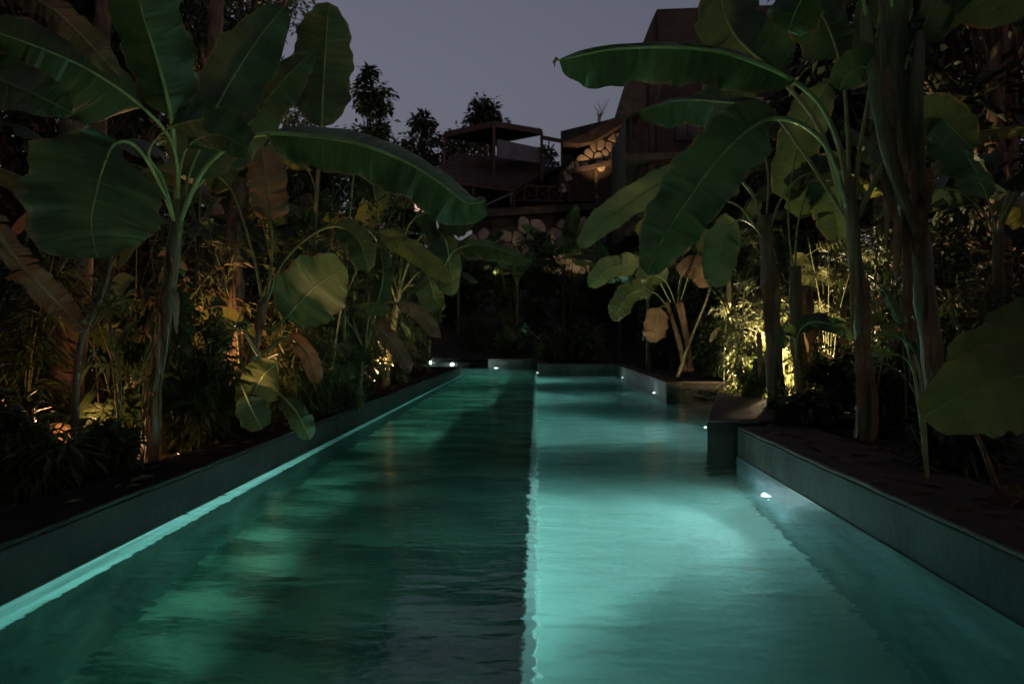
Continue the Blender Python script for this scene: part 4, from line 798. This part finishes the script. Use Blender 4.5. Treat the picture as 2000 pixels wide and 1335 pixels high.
L_ = [  # kind, px, d, height, radius, label
 ('slim', 20, 6.6, 2.0, .7, 'slim leaved shrub at the left edge behind the dry hanging frond'),
 ('palm', 235, 6.4, 1.5, .5, 'shrub with finger-like leaves left of the tall banana stem'),
 ('leafy', 400, 7.0, 1.5, .5, 'leafy shrub between the two nearest left banana stems'),
 ('tan', 250, 8.6, 2.6, .9, 'tan leaved shrub behind the tall left banana stem'),
 ('slim', 400, 9.6, 3.1, 1.0, 'slim leaved shrub behind the low banana plant'),
 ('leafy', 560, 9.8, 2.9, .9, 'tall leafy shrub left of the slim banana stem'),
 ('tan', 500, 10.6, 1.7, .8, 'tan dry shrub lit orange under the big tan leaf'),
 ('leafy', 630, 11, 3.6, 1.0, 'tall leafy shrub right behind the slim banana stem'),
 ('slim', 590, 9.0, 1.3, .55, 'low slim leaved shrub below the tan leaf by the pool'),
 ('dark', 700, 14, 4.2, 1.3, 'dense dark shrub under the arching banana leaf'),
 ('leafy', 770, 17, 4.6, 1.3, 'dense shrub below the pink lit window'),
 ('slim', 690, 12.5, 2.0, .7, 'slim leaved shrub behind the copper leaves'),
 ('palm', 660, 10.4, 1.1, .5, 'low finger-leaved shrub leaning over the left wall'),
 ('dark', 800, 20, 3.6, 1.2, 'dark shrub behind the curtain-like banana leaf'),
 ('slim', 770, 15.6, 1.6, .7, 'narrow leaved shrub at the far part of the left wall'),
 ('tan', 805, 20, 1.5, .7, 'tan shrub at the corner where the left wall ends'),
 ('dark', 120, 11, 2.9, 1.3, 'dark shrub deep in the left garden'),
 ('tan', 90, 8, 1.7, .7, 'tan shrub lit orange beside the left ground light'),
 ('dark', 300, 13, 3.4, 1.5, 'dark tall shrub deep behind the tall banana stem'),
 ('dark', 470, 15, 3.6, 1.5, 'dark tall shrub deep behind the low banana plant'),
 ('dark', 590, 20, 5.2, 1.8, 'dark tall shrub below the glowing crown'),
 # centre, far
 ('dark', 850, 35.6, 3.4, 1.9, 'dark bush at the back below the side house'),
 ('dark', 925, 35.2, 2.7, 1.7, 'dark bush at the back below the left end of the stone band'),
 ('palm', 990, 34.9, 2.6, 1.3, 'dark broad bush at the back above the divider line'),
 ('dark', 1050, 35.4, 2.8, 1.8, 'dark bush at the back in the middle below the stone band'),
 ('slim', 1110, 34.9, 2.7, 1.6, 'dark spiky bush at the back right of the divider line'),
 ('dark', 1175, 35.3, 3.2, 1.8, 'dark bush at the back below the right end of the stone band'),
 ('dark', 1240, 33.5, 3.6, 1.8, 'dark bush at the back left of the dry banana clump'),
 ('dark', 1150, 28.6, 1.3, .9, 'low dark bush just behind the far right wall corner'),
 ('dark', 1080, 29.5, 1.4, .9, 'low dark bush just behind the lane-end wall'),
 ('dark', 1400, 22, 4.4, 1.7, 'dark tall bush behind the slanting bare stem'),
 ('dark', 1300, 25, 4.2, 1.7, 'dark tall bush behind the dry banana clump'),
 ('dark', 1390, 17.5, 1.7, .9, 'dark low bush behind the side bay'),
 # right
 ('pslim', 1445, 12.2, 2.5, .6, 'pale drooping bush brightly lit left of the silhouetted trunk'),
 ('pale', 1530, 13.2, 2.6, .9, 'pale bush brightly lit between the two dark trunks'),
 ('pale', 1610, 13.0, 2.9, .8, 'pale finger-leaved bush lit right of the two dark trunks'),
 ('palm', 1470, 11.6, 1.0, .5, 'low bush at the foot of the silhouetted trunk'),
 ('dark', 1560, 15, 3.8, 1.2, 'dark bush above the lit ones'),
 ('dark', 1660, 15, 3.6, 1.2, 'dark bush behind the right stem'),
 ('dark', 1790, 11.5, 2.6, 1.2, 'dark bush behind the massive right trunk'),
 ('slim', 1900, 8.5, 1.7, .8, 'slim leaved dark bush at the right edge'),
 ('dark', -10, 5.2, .60, .34, 'low dark bush at the left edge in front of the ground light'),
 ('dark', 1725, 10.3, 2.7, .9, 'dense dark bush behind the right stem, seen between the two trunks'),
 ('dark', 1850, 9.3, 2.4, .8, 'dense dark bush right of the massive trunk'),
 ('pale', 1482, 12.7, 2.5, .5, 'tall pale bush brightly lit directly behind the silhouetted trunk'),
 ('dark', 1622, 9.7, .9, .5, 'low dark bush between the two banana stems behind the cross wall'),
 ('dark', 1735, 8.0, .8, .45, 'low dark bush at the foot of the right banana stem'),
 ('slim', 1900, 6.6, .8, .4, 'low slim bush beside the massive right trunk'),
 ('dark', 1290, 27, 2.2, 1.1, 'dark bush right behind the far right wall'),
 ('palm', 1000, 32.3, 1.3, .8, 'low broad bush standing right behind the far end wall'),
 ('slim', 930, 33.0, 1.6, .9, 'low spiky bush behind the dark gap of the far end wall'),
 ('slim', 70, 5.0, .42, .28, 'low slim bush at the left bed edge just below the glowing stump'),
 ('dark', 190, 5.5, .40, .28, 'low dark bush on the left bed edge between the scaly stem and the tall stem'),
 ('slim', 355, 6.9, .62, .32, 'low slim bush on the left bed edge right of the tall stem'),
 ('leafy', 430, 7.4, .75, .35, 'low leafy bush at the foot of the low banana plant'),
 ('dark', 585, 9.4, .6, .4, 'low dark bush on the left bed edge under the drooping green leaf'),
 ('slim', 640, 10.8, .9, .4, 'low slim bush on the left bed edge below the copper leaves'),
 ('dark', 1855, 5.4, .5, .3, 'low dark bush on the right bed edge before the massive trunk'),
 ('dark', 1560, 8.1, .45, .3, 'low dark bush on the right bed edge by the cross wall'),
 ('palm', 1760, 8.3, 1.0, .5, 'low finger-leaved bush in the right planter'),
 ('tan', 1880, 10.5, 2.0, .6, 'tan dry bush lit faintly at the right'),
 ('dark', 1980, 11, 2.9, 1.3, 'dark bush in the right corner of the garden')]
for i, (k, px, d, h, rx, lb) in enumerate(L_):
    kw = {}
    if d > 33: h *= 1.42; rx *= 1.15
    if d > 20: kw = dict(size=.26 if k != 'palm' else .4, nleaf=2200 if k != 'palm' else 120, sr=.03)
    if k == 'pale': kw = dict(nleaf=240)
    sh(k, px, d, h, rx, 300 + i, lb, **kw)
# trunks in the left garden
def trunk(label, pts, r0, r1, m='bark', px=True, cat='tree', name='tree', seed=0):
    p = P(*pts[0]); t = thing(name, label, cat, tuple(p)); pstem(t, pts, r0, r1, m, name='trunk', n=18, nn=11); return t
TR = [
 trunk('thick brown trunk lit orange at the left edge of the garden', [(118, 955, 7.2), (125, 800, 7.2), (140, 640, 7.2), (150, 500, 7.2), (150, 330, 7.2), (140, 150, 7.2)], .17, .12),
 trunk('brown trunk lit red below the tan leaf, behind the low banana plant', [(452, 840, 9.4), (455, 720, 9.4), (462, 600, 9.5), (455, 470, 9.6), (470, 350, 9.8)], .13, .09),
 trunk('thin reddish trunk left of the slim banana stem', [(600, 790, 12), (602, 640, 12), (606, 500, 12), (600, 380, 12)], .11, .08),
 trunk('short stump lit bright orange near the ground light at far left', [(108, 945, 6.3), (108, 900, 6.3), (112, 868, 6.3), (116, 830, 6.35)], .13, .10, 'stem_dry'),
 trunk('pale trunk lit brightly behind the two silhouetted banana stems', [(1600, 832, 12.1), (1592, 780, 12.1), (1584, 720, 12.1), (1576, 640, 12.2), (1570, 560, 12.3)], .15, .12),
 trunk('thin lit trunk just left of the right banana stem', [(1662, 832, 12), (1658, 770, 12), (1652, 700, 12), (1646, 600, 12)], .07, .05),
]
for i, (px, d) in enumerate([(420, 13), (200, 12), (300, 18), (1720, 14), (1860, 16), (1950, 12)]):
    x, y, z = at(px, d); trunk(['bare trunk deep in the shade behind the low banana plant', 'bare trunk deep in the shade at left', 'bare trunk far back in the left shade', 'dark trunk far back at right', 'dark trunk in the right shade', 'dark trunk near the right edge'][i],
        [(px, 658 + 1100 / d, d), (px + 6, 500, d), (px - 8, 250, d), (px + 4, 0, d)], .16, .12, 'bark')
# climbing thin stems
def thin(label, pts, r, leaves, seed, m='twig', size=.12, lm='lf2'):
    p = P(*pts[0]); t = thing('slender_plant', label, 'plant', tuple(p)); rg = random.Random(seed)
    sp = spline([P(*q) for q in pts], 22); b = MB(t.location); b.tube(sp, [r * (1.1 - .03 * i) * (1 + .12 * (i % 2)) for i in range(22)], 6); b.build('stem', M[m], t, True)
    if leaves:
        pts2 = [(sp[rg.randint(8, 21)] - t.location + V((rg.gauss(0, .08), rg.gauss(0, .08), rg.gauss(0, .05))), (rg.uniform(-1, 1), rg.uniform(-1, .5), .2)) for _ in range(leaves)]
        for p_, d_ in pts2:
            vs, fs = whorls([(p_, d_)], 0, size, rg, 7, 3.6); o = mesh_obj('leaf', vs, fs, M[lm], t); o.data.uv_layers.new(name='UVMap')
    return t
thin('curving scaly stem in front of the orange lit stump', [(152, 975, 5.3), (147, 860, 5.3), (150, 740, 5.3), (160, 660, 5.3), (188, 600, 5.3), (215, 520, 5.3), (212, 430, 5.3)], .026, 7, 401, 'bark')
thin('thin stem with finger leaves just left of the tall banana stem', [(242, 925, 5.9), (232, 820, 5.9), (220, 700, 5.9), (212, 590, 5.9), (210, 480, 5.9)], .014, 9, 402)
thin('thin upright stem in front of the tan shrub', [(238, 940, 5.6), (228, 860, 5.6), (236, 760, 5.6), (222, 640, 5.6)], .012, 5, 403)
thin('slim green cane right of the tan leaf', [(668, 770, 11), (672, 640, 11), (676, 520, 11), (684, 400, 11), (692, 330, 11)], .03, 0, 404, 'rib')
thin('thin cane leaning right beside the copper leaves', [(640, 800, 10), (652, 700, 10), (668, 600, 10), (700, 520, 10)], .018, 4, 405, 'rib')
thin('slender stem at the end of the left wall', [(836, 725, 21), (842, 640, 21), (850, 570, 21)], .03, 4, 406, 'rib', .3)
thin('thin arching stem in the right planter', [(1805, 930, 5.6), (1790, 780, 5.6), (1750, 720, 5.6), (1700, 705, 5.6)], .007, 0, 407)
thin('thin stem leaning over the right coping', [(1812, 940, 5.2), (1800, 880, 5.2), (1778, 830, 5.2)], .006, 0, 408)
thin('small sprout with a bright finger leaf before the lit pale trunk', [(1572, 830, 11.4), (1578, 800, 11.4), (1585, 778, 11.4)], .008, 0, 409)
t_ = thing('bright_leaf_plant', 'white lit finger-shaped leaf in front of the pale trunk', 'plant', tuple(P(1588, 832, 11.3)))
bb = MB(t_.location); bb.tube([P(1588, 832, 11.3), P(1583, 800, 11.3), P(1586, 772, 11.3)], .006, 5); bb.build('stem', M['twig'], t_)
rg = random.Random(5); vs, fs = whorls([(P(1586, 772, 11.3) - t_.location, (0, -1, .3))], 0, .24, rg, 9, 3.1); o = mesh_obj('leaf', vs, fs, M['lf5'], t_); o.data.uv_layers.new(name='UVMap')
# marker post by the left ground light
p_ = P(78, 958, 6.4); pp = thing('white_post', 'short white post beside the glowing ground light at far left', 'post', tuple(p_))
bb = MB(p_); bb.box((p_.x - .03, p_.y - .03, gz(p_.x, p_.y) - .1), (p_.x + .03, p_.y + .03, P(78, 872, 6.4).z)); bevel(bb.build('post', mat('white_pvc', (.6, .56, .5), .5), pp), .006)
# ---------------- garden lamps ----------------
def ground_lamp(label, x, y, energy, col=(1, .50, .22), z=None, aim=None, spot=120, dz=.16, r=.05):
    z0 = gz(x, y) if z is None else z
    t = thing('garden_lamp', label, 'garden light', (x, y, z0), 'warm garden lamps')
    b = MB(t.location); o = t.location
    b.tube([o + V((0, 0, -.12)), o + V((0, 0, dz - .06))], .012, 6); b.build('spike', M['metal'], t)
    b = MB(t.location); a = V(aim or (0, 0, 1)).normalized(); c = o + V((0, 0, dz)); 
    b.tube([c - a * .07, c - a * .02, c + a * .03], [.03, .045, .05], 12); b.build('housing', M['timber'], t)
    b = MB(t.location); b.tube([c + a * .031, c + a * .036], .042, 12); b.build('lens', M['lamp_warm'], t)
    ld = bpy.data.lights.new('garden_lamp_beam', 'SPOT' if spot < 180 else 'POINT'); ld.energy = energy; ld.color = col; ld.shadow_soft_size = r
    if spot < 180: ld.spot_size = R(spot); ld.spot_blend = .8
    lo = bpy.data.objects.new('garden_lamp_beam', ld); COL.objects.link(lo); lo.parent = t; lo.location = V((0, 0, dz)) + a * .06
    lo.rotation_euler = a.to_track_quat('-Z', 'Y').to_euler()
    return t
def gl_at(label, px, d, e, **kw): x, y, z = at(px, d); return ground_lamp(label, x, y, e, **kw)
gl_at('warm ground light at the far left by the white post', 100, 5.95, 30, aim=(.1, .5, 1), spot=180)
gl_at('warm ground light behind the low banana plant', 400, 8.7, 260, aim=(.25, -.05, 1), spot=150)
gl_at('warm ground light below the tan leaf', 560, 10.0, 220, aim=(0, -.35, 1), spot=150)
gl_at('warm ground light between the shrubs halfway down the left side', 730, 14.6, 240, aim=(0, -.2, 1), spot=150)
gl_at('warm garden light among the trees behind the glowing crown', 520, 23.5, 3500, aim=(0, .12, 1), spot=100, col=(1, .66, .36))
gl_at('bright warm light behind the two silhouetted trunks', 1513, 12.4, 1250, aim=(-.1, .2, 1), spot=180, dz=.06, col=(1, .74, .42))
gl_at('faint warm light near the right edge of the garden', 1930, 9.6, 10, aim=(-.1, .2, 1), spot=140)
gl_at('warm light in the garden behind the dry banana clump', 1335, 20.5, 45, aim=(0, -.3, 1), spot=140)
ground_lamp('small warm spotlight by the tall banana stem aimed at the tan leaf', -2.95, 6.2, 75, aim=tuple(P(640, 565, 7.3) - V((-2.95, 6.2, .3))), spot=34, col=(1, .62, .36), dz=.03)
ground_lamp('warm light washing the stone front of the ochre house', 3.1, 39.8, 420, z=P(1172, 392, 39.8).z, aim=(.0, .30, 1), spot=75, col=(1, .6, .3))
ground_lamp('warm light at the foot of the stone band', -1.9, 34.6, 85, z=P(965, 545, 34.6).z, aim=(.1, .5, 1), spot=150, col=(1, .72, .5))
ground_lamp('second warm light at the foot of the stone band, near its right end', 1.5, 34.6, 45, z=P(1115, 545, 34.6).z, aim=(.1, .5, 1), spot=150, col=(1, .72, .5))
ground_lamp('warm porch light low on the front of the tall house', 5.2, 26.5, 25, z=P(1340, 400, 26.5).z, aim=(0, .6, 1), spot=150, col=(1, .6, .35))

# unseen trees added behind and beside the camera to block sky light
for i, (x, y, h, r) in enumerate([(-7, -5, 10, 4), (6.5, -4, 10, 4), (-3.5, -12, 11, 4.5), (3.5, -11, 12, 4.5), (-9, 2, 11, 3.6), (9, 3, 11, 3.8)]):
    tree(['added sky-blocking tree behind the viewer at left', 'added sky-blocking tree behind the viewer at right', 'added sky-blocking tree straight behind the viewer, left of the pool axis', 'added sky-blocking tree straight behind the viewer, right of the pool axis', 'added sky-blocking tree beside the viewer on the left', 'added sky-blocking tree beside the viewer on the right'][i], (x, y, gz(x, y)), h, r, 60, 110, .42, seed=60 + i, m='lf0', crown0=.15, trunk=.2, group=TG, cs=.33)

# fallen leaves: a scatter on the beds and copings, and the few that float
rg = random.Random(77); vs = []; fs = []
for i in range(5200):
    side = rg.random() < .5
    x = -2.5 - abs(rg.gauss(0, 1.6)) if side else 2.1 + abs(rg.gauss(0, 1.8)); y = rg.uniform(2, 24) if side else rg.uniform(2, 15)
    z = (.275 if x > -2.83 else gz(x, y) + .012) if side else (.305 if x < 2.73 and y < 7.8 else (gz(x, y) + .012))
    if side and x > -2.83 and rg.random() < .75 or (not side) and (x < 2.73) and (y > 7.8 or rg.random() < .75): continue
    a = rg.uniform(0, 6.3); s = rg.uniform(.03, .09); b = len(vs); d = V((cos(a), sin(a), 0)); u = V((-sin(a), cos(a), 0)); c = V((x, y, z)); k = rg.uniform(.1, .5)
    vs += [c - d * s, c + u * s * .35 + V((0, 0, s * k)), c + V((0, 0, .003)), c - u * s * .35 + V((0, 0, s * k * .6)), c + d * s + V((0, 0, s * .2))]
    fs += [(b, b + 1, b + 2), (b + 1, b + 4, b + 2), (b, b + 2, b + 3), (b + 2, b + 4, b + 3)]
o = mesh_obj('leaf_litter', vs, fs, M['lf3']); o.data.uv_layers.new(name='UVMap'); tag(o, kind='stuff')
for i, (px, py, s, lb) in enumerate([(358, 1012, .055, 'dark dead leaf caught at the left waterline, nearer the camera'), (432, 974, .06, 'dark dead leaf caught at the left waterline, farther along'), (1146, 792, .10, 'pale leaf floating in the far right lane'), (1255, 897, .05, 'pale fleck floating between the two nearest lamp glows'), (1438, 930, .035, 'pale fleck floating by the near right wall')]):
    d = 1.2 * 1500 / (py - 658); p = P(px, py, d); p.z = .006
    vs = [p + V(q) * s for q in ((-1, 0, 0), (-.2, .35, .1), (.9, .1, .12), (.2, -.3, .05), (0, 0, .02))]
    o = mesh_obj('floating_leaf', [v - p for v in vs], [(0, 4, 1), (1, 4, 2), (2, 4, 3), (3, 4, 0)], M['lf1' if i < 2 else 'ban_pale']); o.location = p; tag(o, lb, 'leaf')
p_ = P(640, 862, 8.85); o = MB(p_); o.tube([p_ + V((-.02, 0, -.15)), p_ + V((-.02, 0, .16))], .018, 8); tag(o.build('overflow_pipe', M['greywall'], None, True), 'short pale upright pipe against the left pool wall at the waterline', 'pipe')

# tangle of thin canes and stalks in the beds
for i in range(34):
    rg = random.Random(900 + i); left = i < 22
    px = rg.uniform(180, 800) if left else rg.uniform(1380, 1980); d = (2.85 * 1500 / max(60, 1050 - px) + rg.uniform(.2, 2.2)) if left else rg.uniform(6.5, 13)
    if not left and (px - 1050) / 1500 * d < 2.95: d = 2.95 * 1500 / (px - 1050) + .5
    x, y, z = at(px, d); hh = rg.uniform(.7, 2.6) if left else rg.uniform(.6, 2.2); lx = rg.uniform(-.5, .7); t = thing('thin_cane', '', 'plant', (x, y, z), 'thin canes tangled in the beds')
    sp = spline([(0, 0, -.05), (lx * .2, 0, hh * .5), (lx, rg.uniform(-.2, .2), hh)], 12); b = MB(); r = rg.uniform(.006, .014); b.tube(sp, [r * (1.1 - .06 * k) for k in range(12)], 5); mk = rg.choice(['twig', 'rib', 'rib_dry', 'stem_dry']); b.build('stem', M[mk], t, True)
    zone = ('beside the left ground light' if px < 250 else 'behind the tall left banana stem' if px < 380 else 'around the low banana plant' if px < 520 else 'below the tan leaf' if px < 620 else 'between the slim banana stem and the copper leaves' if px < 720 else 'at the far end of the left bed') if left else ('behind the side bay' if px < 1480 else 'by the lit bushes' if px < 1640 else 'between the right banana stems' if px < 1780 else 'right of the massive right trunk')
    t['label'] = '%s %s cane leaning %s %s' % ('tall' if hh > 1.7 else 'short' if hh < 1.1 else 'waist-high', {'twig': 'dark olive', 'rib': 'green', 'rib_dry': 'tan', 'stem_dry': 'brown'}[mk], ('slightly ' if abs(lx) < .25 else '') + ('left' if lx < 0 else 'right'), zone)
    for k in range(rg.randint(2, 5)):
        q = sp[rg.randint(5, 11)]; a = rg.uniform(0, 6.3); l_ = rg.uniform(.18, .5); e = rg.uniform(-.9, .5)
        dv_ = V((cos(a), sin(a), e)).normalized(); s2 = spline([q, q + dv_ * l_ * .5 + V((0, 0, .05)), q + dv_ * l_ - V((0, 0, l_ * .35))], 10)
        blade_obj('leaf', blade(s2, .12, l_ * .16, l_ * .16, rg.uniform(-30, 30), rg.uniform(-30, 10), ns=2, wav=.006, tip=.4, base=.25, rnd=rg, N=V((rg.uniform(-.5, .5), -.6, .6))), M[rg.choice(['ban_dry', 'lf2', 'ban_pale', 'lf3', 'ban_yel', 'lf2'])], t)
